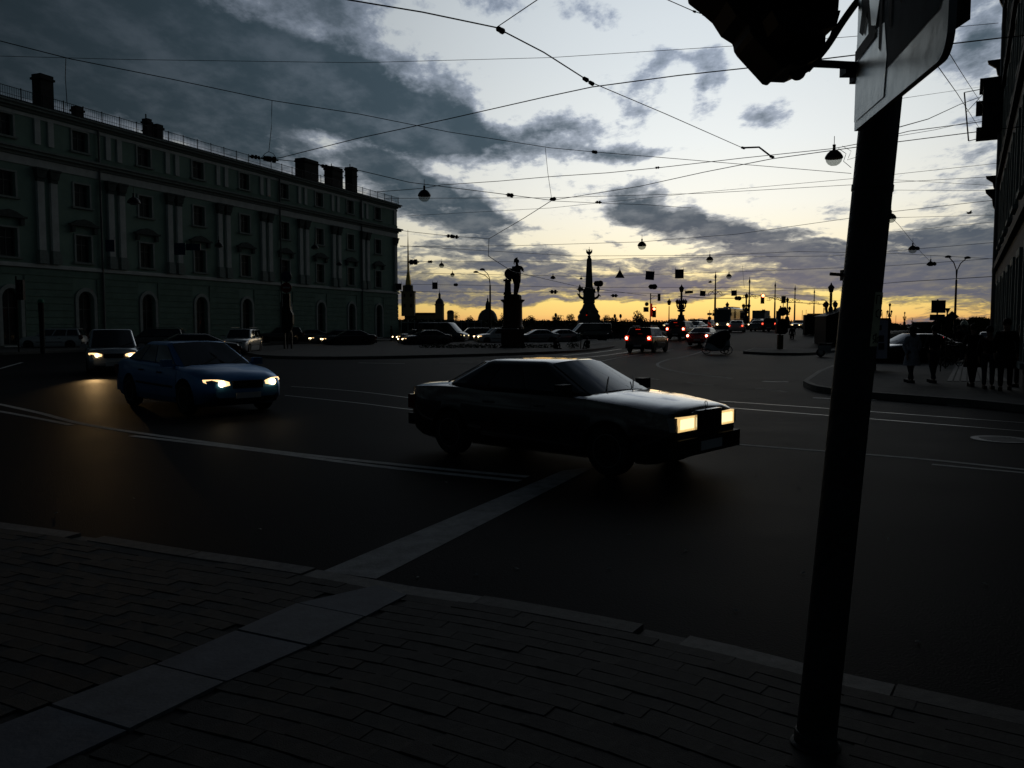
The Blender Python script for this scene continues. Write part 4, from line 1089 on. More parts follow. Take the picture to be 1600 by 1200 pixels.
    if S_['square']:
        for sy in (1, -1):
            hl_ = MB().bx(xf-.10, xf+.006, sy*(wf*.62)-.20, sy*(wf*.62)+.20, .585, .755).build('headlight', hl_off, car)
            MB().bx(xf+.006, xf+.014, sy*(wf*.62)-.15, sy*(wf*.62)+.15, .615, .725).build('bulb', lamp_grey, hl_)
            MB().bx(xf-.06, xf+.052, sy*(wf*.62)-.12, sy*(wf*.62)+.12, .33, .41).build('fog_light', lamp_grey, car)
            MB().bx(xf-.2, xf-.005, sy*(wf*.62+.205), sy*(wf*.62+.27), .59, .75).build('indicator', amber if False else lamp_grey, car)
        g = MB().bx(xf-.02, xf+.02, -.27, .27, .55, .77); gr = g.build('grille', plastic, car)
        b_ = MB(); rect = [(-.29, .53), (.29, .53), (.31, .80), (-.31, .80)]
        b_.bx(xf-.02, xf+.035, -.31, -.27, .53, .80).bx(xf-.02, xf+.035, .27, .31, .53, .80).bx(xf-.02, xf+.04, -.27, .27, .772, .81)
        for q in range(5): b_.bx(xf-.0, xf+.028, -.27, .27, .575+q*.04, .583+q*.04)
        b_.build('grille_trim', chrome, gr)
        MB().bx(xf-.12, xf+.06, -wf*.96, wf*.96, .30, .50).build('front_bumper', plastic, car)
        MB().bx(xb-.045, xb+.12, -.76, .76, .36, .52).build('rear_bumper', plastic, car)
        A_, B_, C2, D2 = [Vector(v) for v in ((xr0, wbt, zbl(xr0)), (xr0, -wbt, zbl(xr0)), (xr1, -wtp, zr-.03), (xr1, wtp, zr-.03))]
        MB().tube([A_.lerp(B_, .06).lerp(D2, .05)+Vector((-.02, 0, .02)), D2.lerp(C2, .08).lerp(A_, .12)+Vector((-.02, 0, .01)), C2.lerp(D2, .08).lerp(B_, .12)+Vector((-.02, 0, .01)), B_.lerp(A_, .06).lerp(C2, .05)+Vector((-.02, 0, .02))], .010, 5).build('window_trim', chrome, car)
        star = MB().tube([(xf-.02+.0, .045*math.cos(a*.785), .86+.045*math.sin(a*.785)) for a in range(9)], .004, 4); star.tube([(xf-.02, 0, .79), (xf-.02, 0, .905)], .004, 4).tube([(xf-.02, 0, .86), (xf-.02, .038, .835)], .004, 4).tube([(xf-.02, 0, .86), (xf-.02, -.038, .835)], .004, 4)
        star.build('bonnet_ornament', chrome, car)
        for sy in (1, -1): MB().bx(xb-.015, xb+.12, sy*.60-.19, sy*.60+.19, .60, .80).build('tail_light', tl_off, car)
    else:
        zl = {'saloon': .63, 'estate': .74, 'suv': .80, 'minivan': .72, 'van': .80}[kind]
        for sy in (1, -1):
            b_ = MB(); P_ = []; U = ((.52, .0, .030), (.64, .0, .055), (.78, .0, .07), (.90, .01, .06), (1.0, .035, .022))
            for i, (u, dz, hh_) in enumerate(U):
                dx = (.0, -.02, -.06, -.12, -.24)[i]; x = xf+dx; w_ = hw(x); y = sy*w_*(u if i < 4 else 1.0)*.995; zc_ = zl+dz+.02*i/4
                P_ += [(x+.028, y*1.004, zc_-hh_), (x-.012+.0, y, zc_+hh_), (x-.16, y*.9, zc_-hh_), (x-.17, y*.9, zc_+hh_)]
            fs = []
            for i in range(4):
                a_, c_ = 4*i, 4*i+4
                fs += [(a_, c_, c_+1, a_+1), (a_+2, c_+2, c_+3, a_+3), (a_+1, c_+1, c_+3, a_+3), (a_, c_, c_+2, a_+2)]
            fs += [(0, 1, 3, 2), (16, 17, 19, 18)]
            hl_ = b_.add(P_, fs).build('headlight', hl_off, car)
            yb = sy*hw(xf-.05)*.72
            MB().ball((xf+.0, yb, zl), .062, 10, 6).build('bulb', lamp_grey, hl_, True)
            z1 = {'saloon': .80, 'estate': .95, 'suv': 1.0, 'minivan': 1.0, 'van': 1.1}[kind]; hh = .12 if kind == 'saloon' else .2
            tlo = MB().bx(xb-.02, xb+.2, sy*(hw(xb+.1)*.86)-.12, sy*(hw(xb+.1)*.86)+.115, z1-hh, z1+hh*.6).build('tail_light', tl_off, car)
            MB().ball((xb-.005, sy*(hw(xb+.1)*.86), z1-hh*.2), (.085), 8, 5).build('bulb', tl_off, tlo, True)
        MB().bx(xf-.10, xf+.015, -wf*.42, wf*.42, zl-.10, zl+.05).build('grille', plastic, car)
        MB().bx(xf-.12, xf+.02, -wf*.8, wf*.8, .26, .36).build('lower_grille', plastic, car)
        MB().bx(xb-.035, xb+.14, -hw(xb+.1)*.94, hw(xb+.1)*.94, .3, .55).build('rear_bumper', plastic if kind in ('suv', 'estate') else P_black, car)
        if kind != 'saloon': MB().box((xr1+.02, 0, H-.06), (.16, wtp*1.5, .035)).build('spoiler', P_black, car)
        if kind in ('suv', 'estate'):
            for sy in (1, -1): MB().tube([(xr1+.15, sy*wtp*.86, H-.02), (xr1+.2, sy*wtp*.86, H+.045), (xw1-.15, sy*wtp*.86, H+.045), (xw1-.1, sy*wtp*.86, H-.02)], .018, 5).build('roof_rail', galv, car)
    hbx = (xr0+.30 if kind.startswith('saloon') else xb+.02); hbz = (top(xr0)+.10 if kind.startswith('saloon') else H-.17)
    MB().bx(hbx-.02, hbx+.03, -.16, .16, hbz-.015, hbz+.015).build('high_brake_light', tl_off, car)
    pl_ = MB().bx(xf+(.062 if S_['square'] else .022), xf+(.072 if S_['square'] else .032), -.26, .26, .34, .45).build('number_plate', plate_m, car)
    text_mesh('B 406 OK', .085, plastic, 'plate_text', pl_, (xf+(.074 if S_['square'] else .034), 0, .395), (R(90), 0, R(90))) if False else None
    MB().bx(xb-(.075 if S_['square'] else .05), xb-(.063 if S_['square'] else .036), -.26, .26, .42 if not S_['square'] else .6, .53 if not S_['square'] else .71).build('number_plate', plate_m, car)
    for sy in (1, -1):
        m_ = MB().box((xw0-.28, sy*(wbt+.13), zbl(xw0)+.09), (.12, .2, .14)); m_.box((xw0-.28, sy*(wbt+.02), zbl(xw0)+.05), (.05, .1, .04))
        m_.build('door_mirror', P_black if not S_['square'] else plastic, car)
    for sy in (.25, -.35): MB().tube([(xw0-.02, sy, zbl(xw0)+.07), (xw0-.28, sy+.42, zbl(xw0)+.21)], .008, 4).build('wiper', plastic, car)
    return car
for k_ in list(SPECS): SPECS[k_]['car'] = make_car(k_)
used = {}
names = {'saloon_old': 'saloon_car', 'saloon': 'saloon_car', 'estate': 'estate_car', 'suv': 'suv_car', 'minivan': 'minivan', 'van': 'van'}
cats = {'saloon_old': 'car', 'saloon': 'car', 'estate': 'car', 'suv': 'car', 'minivan': 'minivan', 'van': 'van'}
def car(kind, x, y, head, pm, label, head_m=None, tail_m=None, brake=False, scale=1., group=None, only=None):
    pr = SPECS[kind]['car']
    if kind not in used: used[kind] = 1; o = pr; o.location = (x, y, onbridge(x, y)); o.rotation_euler = (0, 0, R(head))
    else: o = copy_tree(pr); o.location = (x, y, onbridge(x, y)); o.rotation_euler = (0, 0, R(head))
    o.name = names[kind]; o['label'] = label; o['category'] = cats[kind]; o.scale = (scale,)*3
    if group: o['group'] = group
    nh = 0
    for ch in o.children:
        n = ch.name.split('.')[0]
        if n in ('body', 'roof', 'door', 'spoiler') or (n == 'door_mirror' and kind != 'saloon_old') or (n == 'rear_bumper' and kind in ('saloon', 'minivan', 'van')): setmat(ch, pm)
        if n == 'headlight':
            nh += 1
            lit = head_m and (only is None or nh == only)
            setmat(ch, head_m if lit else hl_off)
            for g in ch.children: setmat(g, (bulbs[head_m.name] if lit else lamp_grey))
        if n == 'tail_light':
            setmat(ch, tail_m or tl_off)
            for g in ch.children: setmat(g, tbulb if tail_m is tl_hot else (tbulb2 if tail_m is tl_on else tl_off))
        if n == 'high_brake_light': setmat(ch, tl_hot if brake else tl_off)
    return o
def at_px(px, d): return (px-800)/1300.*d, d
def headlamp(x, y, z, head, e, blend=.6, cone=70, col=(1, .8, .5), pitch=-7):
    l = bpy.data.lights.new('headlamp_beam', 'SPOT'); l.energy = e; l.spot_size = R(cone); l.spot_blend = blend; l.color = col; l.shadow_soft_size = .06
    o = bpy.data.objects.new('headlamp_beam', l); COL.objects.link(o); o.location = (x, y, z)
    d = Vector((math.cos(R(head))*math.cos(R(pitch)), math.sin(R(head))*math.cos(R(pitch)), math.sin(R(pitch)))); o.rotation_euler = (-d).to_track_quat('Z', 'Y').to_euler()
# the black saloon in front
hero = car('saloon_old', .64, 10.9, -41, P_black, 'old black saloon crossing the junction in front with dim yellow square headlights', hl_on, scale=.96)
bl = car('saloon', -6.73, 17.7, -45, P_blue, 'blue saloon with both headlights on following the black saloon', hl_hot)
mv = car('minivan', -14.9, 31.0, -63, P_silver, 'pale minivan with one glaring headlight behind the blue saloon at left', hl_hot)
x, y = at_px(378, 53); car('estate', x, y, -86, P_white, 'white estate with a bright headlight beyond the bonnet of the blue saloon', hl_hot, only=2)
x, y = at_px(285, 36); car('saloon', x, y, -150, P_dark, 'dark saloon half hidden behind the roof of the blue saloon', hl_on)
x, y = at_px(84, 63); car('estate', x, y, 190, P_white, 'white estate car parked side-on before the arched windows at far left', None)
x, y = at_px(545, 72); car('saloon', x, y, 200, P_dark, 'dark saloon with pale wheels in front of the green building, near its corner', hl_hot)
x, y = at_px(524, 77); car('saloon', x, y, 200, P_grey, 'grey saloon just behind the dark saloon with pale wheels', hl_hot)
x, y = at_px(438, 82); car('suv', x, y, 200, P_dark, 'dark car parked behind the no-entry sign post')
x, y = at_px(240, 60); car('estate', x, y, 190, P_dark, 'dark estate parked between the minivan and the green building', None, tl_off)
x, y = at_px(482, 86); car('saloon', x, y, 200, P_grey, 'unlit grey saloon parked at the building wall left of the moving saloons')
x, y = at_px(664, 73); car('saloon', x, y, 208, P_dark, 'dark saloon with two white headlights left of the statue', hl_hot)
x, y = at_px(648, 88); car('saloon', x, y, 212, P_grey, 'grey saloon whose lamp glares beside the corner of the green building', hl_hot)
x, y = at_px(692, 86); car('van', x, y, -20, P_dark, 'dark van heading right behind the dark saloon left of the statue', hl_on)
x, y = at_px(737, 96); car('estate', x, y, 190, P_dark, 'dark estate between the van and the white car by the statue')
x, y = at_px(777, 82); car('estate', x, y, 205, P_white, 'white car with twin headlights partly behind the statue pedestal', hl_hot)
x, y = at_px(838, 84); car('saloon', x, y, 195, P_silver, 'silver saloon just right of the statue pedestal')
x, y = at_px(873, 86); car('saloon', x, y, 198, P_silver, 'silver saloon with one visible headlight right of the pedestal', hl_hot)
x, y = at_px(920, 100); car('van', x, y, 192, P_black, 'black van with a small headlight below the obelisk', hl_on)
x, y = at_px(1012, 56); car('suv', x, y, 64, P_dark, 'dark off-roader braking with three red lights, nearest on the bridge lane', None, tl_hot, True)
x, y = at_px(1067, 77); car('suv', x, y, 60, P_dark, 'dark off-roader with red tail lights ahead of the nearest one', None, tl_hot, True)
x, y = at_px(1101, 66); car('saloon', x, y, 62, P_red, 'red saloon braking just behind the cycle rickshaw', None, tl_hot, True)
x, y = at_px(1084, 92); car('saloon', x, y, -122, P_silver, 'silver saloon coming off the bridge with bluish lamps', hl_cool)
x, y = at_px(1099, 104); car('estate', x, y, -120, P_dark, 'dark car coming off the bridge behind the striped post')
x, y = at_px(1151, 99); car('saloon', x, y, 71, P_white, 'white saloon with faint red lamps below the coach', None, tl_on)
x, y = at_px(1181, 122); car('estate', x, y, -120, P_dark, 'dark car with two bright headlights beside the coach', hl_hot)
x, y = at_px(1186, 106); car('saloon', x, y, 62, P_grey, 'grey saloon driving onto the bridge below the box truck', None, tl_off)
x, y = at_px(1207, 102); car('suv', x, y, 60, P_dark, 'dark car with a red tail light at the right of the bridge queue', None, tl_on)
x, y = at_px(1247, 128); car('saloon', x, y, -120, P_dark, 'distant dark car with a lit lamp right of the bridge signal', hl_hot)
x, y = at_px(1256, 150); car('saloon', x, y, -120, P_grey, 'farthest grey car with a bright lamp left of the dark kiosk', hl_hot)
x, y = at_px(1424, 37); car('saloon', x, y, 196, P_black, 'black car parked on the right beyond the woman, sky shining on its bonnet')
x, y = at_px(1550, 48); car('saloon', x, y, -120, P_black, 'black car at the corner of the right-hand building')
for px, d, hd, lit, br, lb in ((1129, 150, -120, hl_hot, None, 'distant dark car with twin lamps low beside the coach'), (1196, 140, 62, None, tl_hot, 'distant braking car right of the box truck'),
    (1161, 165, -120, hl_hot, None, 'farthest pair of headlights between coach and truck'), (1214, 118, 62, None, tl_hot, 'braking dark car behind the sign cluster'), (1268, 170, -120, hl_hot, None, 'distant lit car behind the left end of the billboard'),
    (1052, 112, -120, hl_on, None, 'dark car with dim lamps left of the first braking queue'), (1090, 118, 62, None, tl_on, 'dark car with small red lamps beyond the silver saloon')):
    x, y = at_px(px, d); car('saloon' if px % 2 else 'estate', x, y, hd, P_dark, lb, lit, br)
# headlamp beams that reach the road
d = (math.cos(R(-63)), math.sin(R(-63)))
for oy in (-.62,):
    headlamp(-14.9+d[0]*2.4-d[1]*oy*1, 31.0+d[1]*2.4+d[0]*oy, .72, -62, 230, cone=34, pitch=-9, col=(1, .62, .26), blend=.9)
d = (math.cos(R(-45)), math.sin(R(-45)))
for oy in (-.6, .6): headlamp(-6.73+d[0]*2.36-d[1]*oy, 17.7+d[1]*2.36+d[0]*oy, .63, -45, 2, col=(1, .8, .5))

# coach
def coach():
    x, y = at_px(1141, 141); z0 = onbridge(x, y)
    t = thing('coach', 'big dark touring coach coming off the bridge with two headlights', 'bus', (x, y, z0), R(-118))
    L, W, H = 11.5, 2.5, 3.45
    b = MB().add([(-L/2, -W/2, .35), (L/2, -W/2, .35), (L/2, W/2, .35), (-L/2, W/2, .35), (-L/2, -W/2, H), (L/2-.35, -W/2, H), (L/2-.35, W/2, H), (-L/2, W/2, H)], [(3, 2, 1, 0), (4, 5, 6, 7), (0, 1, 5, 4), (1, 2, 6, 5), (2, 3, 7, 6), (3, 0, 4, 7)])
    o = b.build('body', P_silver, t, True); m = o.modifiers.new('b', 'BEVEL'); m.width = .18; m.segments = 3; mods_apply(o); o.data.materials.clear(); o.data.materials.append(P_silver)
    b = MB().add([(L/2+.01, -1.1, 1.15), (L/2+.01, 1.1, 1.15), (L/2-.3, 1.1, 3.1), (L/2-.3, -1.1, 3.1)], [(0, 1, 2, 3)]); b.build('windscreen', glassd, t)
    for s in (1, -1):
        for k in range(6): MB().bx(-L/2+.5+k*1.75, -L/2+2.2+k*1.75, s*(W/2+.004)-.004, s*(W/2+.004)+.004, 1.75, 2.75).build('side_window', glassd, t)
        MB().bx(L/2-.12, L/2+.03, s*.95-.2, s*.95+.2, .62, .82).build('headlight', bulb_hot, t)
        MB().tube([(L/2-.3, s*1.2, 3.1), (L/2+.35, s*1.45, 3.0), (L/2+.4, s*1.45, 2.5)], .05, 5).box((L/2+.4, s*1.45, 2.35), (.1, .22, .5)).build('mirror', plastic, t)
        MB().bx(L/2-.4, L/2-.3, s*.9-.06, s*.9+.06, 3.25, 3.33).build('marker_lamp', hl_on, t)
        for xx in (3.3, -3.4):
            w = MB().disc((xx, s*(W/2-.12), .5), .5, .3, 'y', 20).build('wheel', rubber, t)
            MB().disc((xx, s*(W/2+.035), .5), .27, .02, 'y', 14).build('rim', rim_m, w)
    MB().bx(-3.5, 2.5, W/2+.004, W/2+.02, 1.35, 1.55).build('side_stripe', mat('stripe_orange', (.5, .2, .05), .5), t)
    MB().bx(-3, 2, -.8, .8, H, H+.22).build('roof_unit', P_grey, t)
    MB().bx(L/2-.02, L/2+.03, -.26, .26, .42, .53).build('number_plate', plate_m, t)
coach()
def truck():
    x, y = at_px(1190, 152); z0 = onbridge(x, y)
    t = thing('box_truck', 'small box truck with a pale box body ahead on the bridge', 'truck', (x, y, z0), R(60))
    MB().bx(-3.0, 1.0, -1.1, 1.1, .9, 3.2).build('cargo_box', mat('truck_box', (.35, .35, .36), .6), t)
    b = MB().add([(1.1, -1.0, .5), (2.8, -1.0, .5), (2.8, 1.0, .5), (1.1, 1.0, .5), (1.1, -.95, 2.3), (2.2, -.95, 2.3), (2.2, .95, 2.3), (1.1, .95, 2.3)], [(3, 2, 1, 0), (4, 5, 6, 7), (0, 1, 5, 4), (1, 2, 6, 5), (2, 3, 7, 6), (3, 0, 4, 7)]); b.build('cab', P_white, t)
    MB().bx(-3, 2.6, -.5, .5, .5, .85).build('chassis', iron, t)
    MB().bx(-3.02, -2.98, -1.0, 1.0, 1.0, 3.1).build('rear_door', mat('truck_door', (.2, .2, .21), .6), t)
    for s in (1, -1):
        MB().bx(-3.08, -3.0, s*.9-.12, s*.9+.12, .6, .75).build('tail_light', tl_off, t)
        for xx in (-2, 2): MB().disc((xx, s*.9, .4), .4, .25, 'y', 16).build('wheel', rubber, t)
truck()
# cycle rickshaw
def rickshaw():
    x, y = at_px(1120, 51.5)
    t = thing('cycle_rickshaw', 'cycle rickshaw with a dark hood and pale moulded body crossing the lanes', 'rickshaw', (x, y, 0), 0)
    shell = mat('rickshaw_shell', (.45, .46, .48), .45); hood = mat('rickshaw_hood', (.04, .042, .046), .7)
    # seen from the side, nose to the left
    def tub(prof, hwid, m, name):
        n = len(prof); b = MB()
        for s, k in ((-1, .82), (-.75, 1), (.75, 1), (1, .82)):
            cx_ = sum(p[0] for p in prof)/n; cz_ = sum(p[1] for p in prof)/n
            b.v += [(cx_+(px_-cx_)*k, s*hwid, cz_+(pz_-cz_)*k) for px_, pz_ in prof]
        for i in range(3):
            for j in range(n): b.f.append((i*n+j, i*n+(j+1) % n, (i+1)*n+(j+1) % n, (i+1)*n+j))
        b.f += [tuple(range(n)), tuple(3*n+j for j in reversed(range(n)))]
        return b.build(name, m, t, True)
    tub([(-.82, .35), (-.80, .55), (-.72, .72), (-.55, .70), (-.3, .55), (-.05, .36), (.2, .30), (.45, .5), (.5, .85), (.68, .95), (.74, .6), (.68, .34), (.4, .22), (-.3, .20), (-.6, .24)], .42, shell, 'body')
    tub([(-.72, .74), (-.60, .98), (-.2, 1.25), (.15, 1.44), (.45, 1.5), (.66, 1.42), (.76, 1.15), (.70, .93), (.5, .82), (.42, .5), (.18, .34), (-.05, .40), (-.32, .60)], .46, hood, 'hood')
    b = MB().tube([(-.80, -.40, .5), (-.66, -.42, .98), (-.3, -.44, 1.24), (.1, -.46, 1.44)], .016, 5); b.tube([(-.80, .40, .5), (-.66, .42, .98), (-.3, .44, 1.24), (.1, .46, 1.44)], .016, 5); b.build('hood_hoop', galv, t)
    for (wx__, wy, r) in ((-.66, 0, .26), (.58, -.44, .26), (.58, .44, .26)):
        w = MB().tube([(wx__+r*math.cos(a*.449), wy, r+r*math.sin(a*.449)*.96+.01) for a in range(15)], .028, 6, False).build('wheel', rubber, t)
        h = MB()
        for a in range(9): h.tube([(wx__, wy, r), (wx__+r*math.cos(a*.7), wy, r+r*math.sin(a*.7)*.95)], .006, 3)
        h.build('spokes', galv, w)['kind'] = 'stuff'
        MB().tube([(wx__, wy-.06, r), (wx__, wy+.06, r)], .04, 8).build('hub', iron, w)
rickshaw()
# ---------------------------------------------------------------- street lamps hung on wires
globe_glass = bpy.data.materials.new('globe_glass'); globe_glass.use_nodes = True; _t = globe_glass.node_tree; _t.nodes.clear()
_o = _t.nodes.new('ShaderNodeOutputMaterial'); _m = _t.nodes.new('ShaderNodeMixShader'); _a = _t.nodes.new('ShaderNodeBsdfTransparent'); _d = _t.nodes.new('ShaderNodeBsdfTranslucent'); _m2 = _t.nodes.new('ShaderNodeMixShader'); _g = _t.nodes.new('ShaderNodeBsdfGlossy')
_a.inputs[0].default_value = (.8, .82, .8, 1); _d.inputs[0].default_value = (.6, .62, .6, 1); _g.inputs['Roughness'].default_value = .2; _m.inputs[0].default_value = .35; _m2.inputs[0].default_value = .08
_t.links.new(_a.outputs[0], _m.inputs[1]); _t.links.new(_d.outputs[0], _m.inputs[2]); _t.links.new(_m.outputs[0], _m2.inputs[1]); _t.links.new(_g.outputs[0], _m2.inputs[2]); _t.links.new(_m2.outputs[0], _o.inputs[0])
def globe(px, py, rpx, label, dome=False, drop=.35):
    d = 1300*.29/rpx; p = AT(px, py, d); r = .29
    t = thing('hanging_lamp', label, 'street lamp', (p.x, p.y, p.z), 0, 'lamps hung over the square')
    b0 = MB().lathe([(r*.96, .01), (r*1.06, -.012), (r*1.06, .03), (r*.98, .09), (r*.8, .17), (r*.5, .25), (r*.2, .29), (.05, .31), (.05, .42)], n=18); n_ = 18
    b0.f = [f for f in b0.f if not (len(f) == 18 and max(f) < 18)]; b0.build('shade', black, t, True)
    if not dome:
        b1 = MB().lathe([(.01, -.27), (r*.4, -.255), (r*.7, -.2), (r*.9, -.12), (r*.97, -.016)], n=18); b1.f = [f for f in b1.f if not (len(f) == 18 and min(f) >= 72)]; b1.build('glass_bowl', globe_glass, t, True)
    else:
        MB().lathe([(.01, -.10), (r*.5, -.09), (r*.8, -.016)], n=14).build('glass_bowl', lamp_grey, t, True)
    MB().tube([(0, 0, .42), (0, 0, .42+drop)], .012, 5).box((0, 0, .45), (.1, .05, .05)).build('hanger', iron, t)
    return p
for px, py, r, lb, dm in ((1303, 247, 12.5, 'largest hanging globe lamp, just left of the near pole', False), (663, 306, 9.5, 'hanging globe lamp right of the green building roof end', False),
    (1392, 341, 7.5, 'hanging globe lamp showing half behind the right of the near pole', False), (1003, 384, 6.5, 'hanging globe lamp above and right of the obelisk', False),
    (1109, 406, 5.2, 'hanging globe lamp above the tall tram poles', False), (1426, 390, 6.3, 'hanging globe lamp on the slanting wire right of the near pole', False),
    (1454, 414, 5.6, 'dark domed hanging lamp below the slanting wire at right', True), (690, 415, 4.0, 'small hanging globe lamp right of the spire', False),
    (707, 429.5, 3.3, 'smaller hanging globe lamp above the cupola', False), (864, 435, 4.0, 'dark domed hanging lamp between statue and obelisk', True),
    (1139, 432, 4.0, 'small hanging globe lamp left of the bridge signal', False), (209, 317, 9.0, 'dark domed lamp against the third pair of pilasters', True),
    (342, 385, 6.0, 'dark domed lamp hanging before the middle of the green building', True), (492, 388, 5.5, 'dark domed lamp hanging before the right part of the green building', True),
    (530, 414, 4.2, 'lower dark domed lamp before the right end of the green building', True), (908, 436, 2.4, 'tiny dark lamp hanging beside the obelisk shaft', True)):
    globe(px, py, r, lb, dm)

# ---------------------------------------------------------------- near pole with its sign and signal
pb = G(1274, 1163, SZ); pt = AT(1378, 150, 3.2)
pole = thing('signal_pole', 'thick dark leaning pole close to the camera carrying a sign and signals', 'pole', (pb.x, pb.y, SZ))
dirp = (Vector((pt.x, pt.y, pt.z))-pb); up_ = dirp/dirp.z
polemat = mat('pole_paint', (.018, .019, .02), .55, var=.5, scale=9, bump=.35, bscale=30, spec=.35)
MB().tube([up_*(h) for h in (0, .3, .9, 1.5, 2.2, 2.9, 3.8)], [.073, .072, .0715, .072, .0715, .071, .071], 28).build('post', polemat, pole, True)
MB().lathe([(.092, -.01), (.092, .006), (.08, .014), (.077, .05), (.074, .054)], n=24).build('base_collar', polemat, pole, True)
MB().tube([up_*2.1, up_*2.12], .075, 24).build('clamp_band', polemat, pole)
# sticker on the pole
hs = CZ+(510-497)*3.2/1300.-SZ
def on_pole(h, a, r=.0735): c_ = up_*h; return (c_.x+r*math.sin(a), c_.y-r*math.cos(a), c_.z)
paper = mat('old_paper', (.55, .53, .36), .8, var=.3, scale=14)
h0, h1 = CZ+(510-541)*3.1/1300.-SZ, CZ+(510-457)*3.1/1300.-SZ
b = MB(); na = 8; a0, a1 = R(16), R(66)
for (h, ash) in ((h0, 0), (h1, R(4))):
    for i in range(na+1): b.v.append(on_pole(h, a0+(a1-a0)*i/na+ash*.0, .0742))
for i in range(na): b.f.append((i, i+1, na+2+i, na+1+i))
st = b.build('sticker', paper, pole, fix=False)
ink = mat('ink', (.012, .012, .012), .8, var=0); redink = mat('red_ink', (.25, .03, .02), .7, var=0)
def stroke(pts, m=ink, r=.0022, name='lettering'):      # u across 0..1, v down 0..1 on the sticker
    q = [on_pole(h1+(h0-h1)*v, a0+(a1-a0)*u, .0750) for u, v in pts]; return MB().tube(q, r, 4).build(name, m, st)
for ss in ([(.14, .22), (.14, .06), (.36, .06)], [(.5, .06), (.5, .22), (.76, .06), (.76, .22)],
           [(.42, .32), (.20, .36), (.22, .44), (.42, .46)], [(.40, .78), (.18, .80), (.16, .86), (.40, .88), (.40, .76), (.40, .93)], [(.40, .88), (.18, .94)], [(.76, .83), (.56, .84), (.56, .92), (.76, .93)]):
    stroke(ss)
stroke([(.60, .36), (.80, .33), (.84, .42), (.66, .46)], redink, .004)
# big sign plate, hinged on the pole and reaching towards the viewer
sgA = AT(1342, 206, 3.12); sgB = AT(1492, 84, 2.12)
sg = thing('crossing_sign', 'weathered pedestrian crossing sign with pale border and dark stripes on the near pole', 'road sign', (sgA.x, sgA.y, sgA.z))
dv = Vector((sgB.x-sgA.x, sgB.y-sgA.y, 0)); Ls = dv.length; sg.rotation_euler = (0, 0, math.atan2(dv.y, dv.x)); z_tilt = sgB.z-sgA.z
Hs = Ls
blue_s = mat('sign_blue', (.05, .085, .11), .6, var=.3, scale=9, spec=.04); white_s = mat('sign_white', (.74, .78, .76), .34, .75, var=.10, scale=5, bump=.1, bscale=12); blk_s = mat('sign_black', (.012, .014, .018), .6, var=.2, spec=.04)
rc = .07
outl = [(rc*.2, 0)]+[(Ls-rc+rc*math.sin(a), rc-rc*math.cos(a)) for a in [R(15*k) for k in range(7)]]+[(Ls-rc+rc*math.cos(a), Hs-rc+rc*math.sin(a)) for a in [R(15*k) for k in range(7)]]+[(0, Hs)]
MB().plate(outl, -.018, .0).build('back_plate', galv, sg)
# visible side is local +y or -y depending on orientation: the face looks left, towards the carriageway
import itertools
nloc = Vector((-dv.y, dv.x, 0)).normalized(); facing = 1 if nloc.x < 0 else -1
def face(poly, m, name, lay):
    y0 = (.0 if facing == 1 else -.018); off = .0015*lay*facing
    P_ = [(x, y0+off, z_) for x, z_ in poly]; o = MB().add(P_, [tuple(range(len(P_)))]).build(name, m, sg, fix=False); return o
wb_ = .035
face(outl, white_s, 'white_border', 1)
inner = [(.04, .09), (Ls-.10, .10), (Ls-.06, .16), (Ls-.06, Hs-.06), (.03, Hs-.05), (.03, .30)]
face([(Ls*.40, .05*Hs+.06), (Ls-.07, .07*Hs+.06), (Ls-.045, .16), (Ls-.045, Hs-.06), (.12, Hs-.05), (.06, .42*Hs), (.22*Ls, .30*Hs)], blue_s, 'blue_field', 2)
tri = [(.04, .04), (Ls*.40, .05), (Ls*.44, .20*Hs), (.30*Ls, .30*Hs), (.02, .52*Hs)]
face([(.02, .03), (.42*Ls, .03), (.44*Ls, .15*Hs), (.40*Ls, .26*Hs), (.02, .30*Hs)], white_s, 'white_triangle', 3)
for k in range(5):
    x = Ls*(.34+.115*k); face([(x, .20*Hs+k*.035), (x+.028, .18*Hs+k*.035), (x+.04, Hs*.9), (x-.01, Hs*.9)], blk_s, 'zebra_bar', 4)
face([(.20*Ls, .27*Hs), (.27*Ls, .25*Hs), (.20*Ls, .55*Hs), (.13*Ls, .70*Hs), (.08*Ls, .68*Hs), (.14*Ls, .5*Hs)], blk_s, 'walking_figure_leg', 4)
face([(.06*Ls, .33*Hs), (.12*Ls, .30*Hs), (.18*Ls, .38*Hs), (.15*Ls, .47*Hs), (.10*Ls, .42*Hs)], blk_s, 'walking_figure_foot', 4)
face([(.12*Ls, .46*Hs), (.17*Ls, .46*Hs), (.24*Ls, .30*Hs), (.30*Ls, .28*Hs), (.34*Ls, .36*Hs), (.27*Ls, .60*Hs), (.22*Ls, .72*Hs)], white_s, 'white_patch', 5)
face([(.02, .235*Hs), (.30*Ls, .245*Hs), (.30*Ls, .285*Hs), (.02, .275*Hs)], blk_s, 'walking_figure_base', 6)
sg.rotation_euler = (0, 0, math.atan2(dv.y, dv.x))
# slight real tilt of the sign (its far lower corner hangs lower)
if abs(z_tilt) > .01: sg.rotation_euler = (0, -math.atan2(z_tilt, Ls), math.atan2(dv.y, dv.x))
MB().box((.12, -.03*facing*-1 if False else (-.03 if facing == 1 else .012), .35), (.05, .04, .06)).build('clamp', galv, sg)
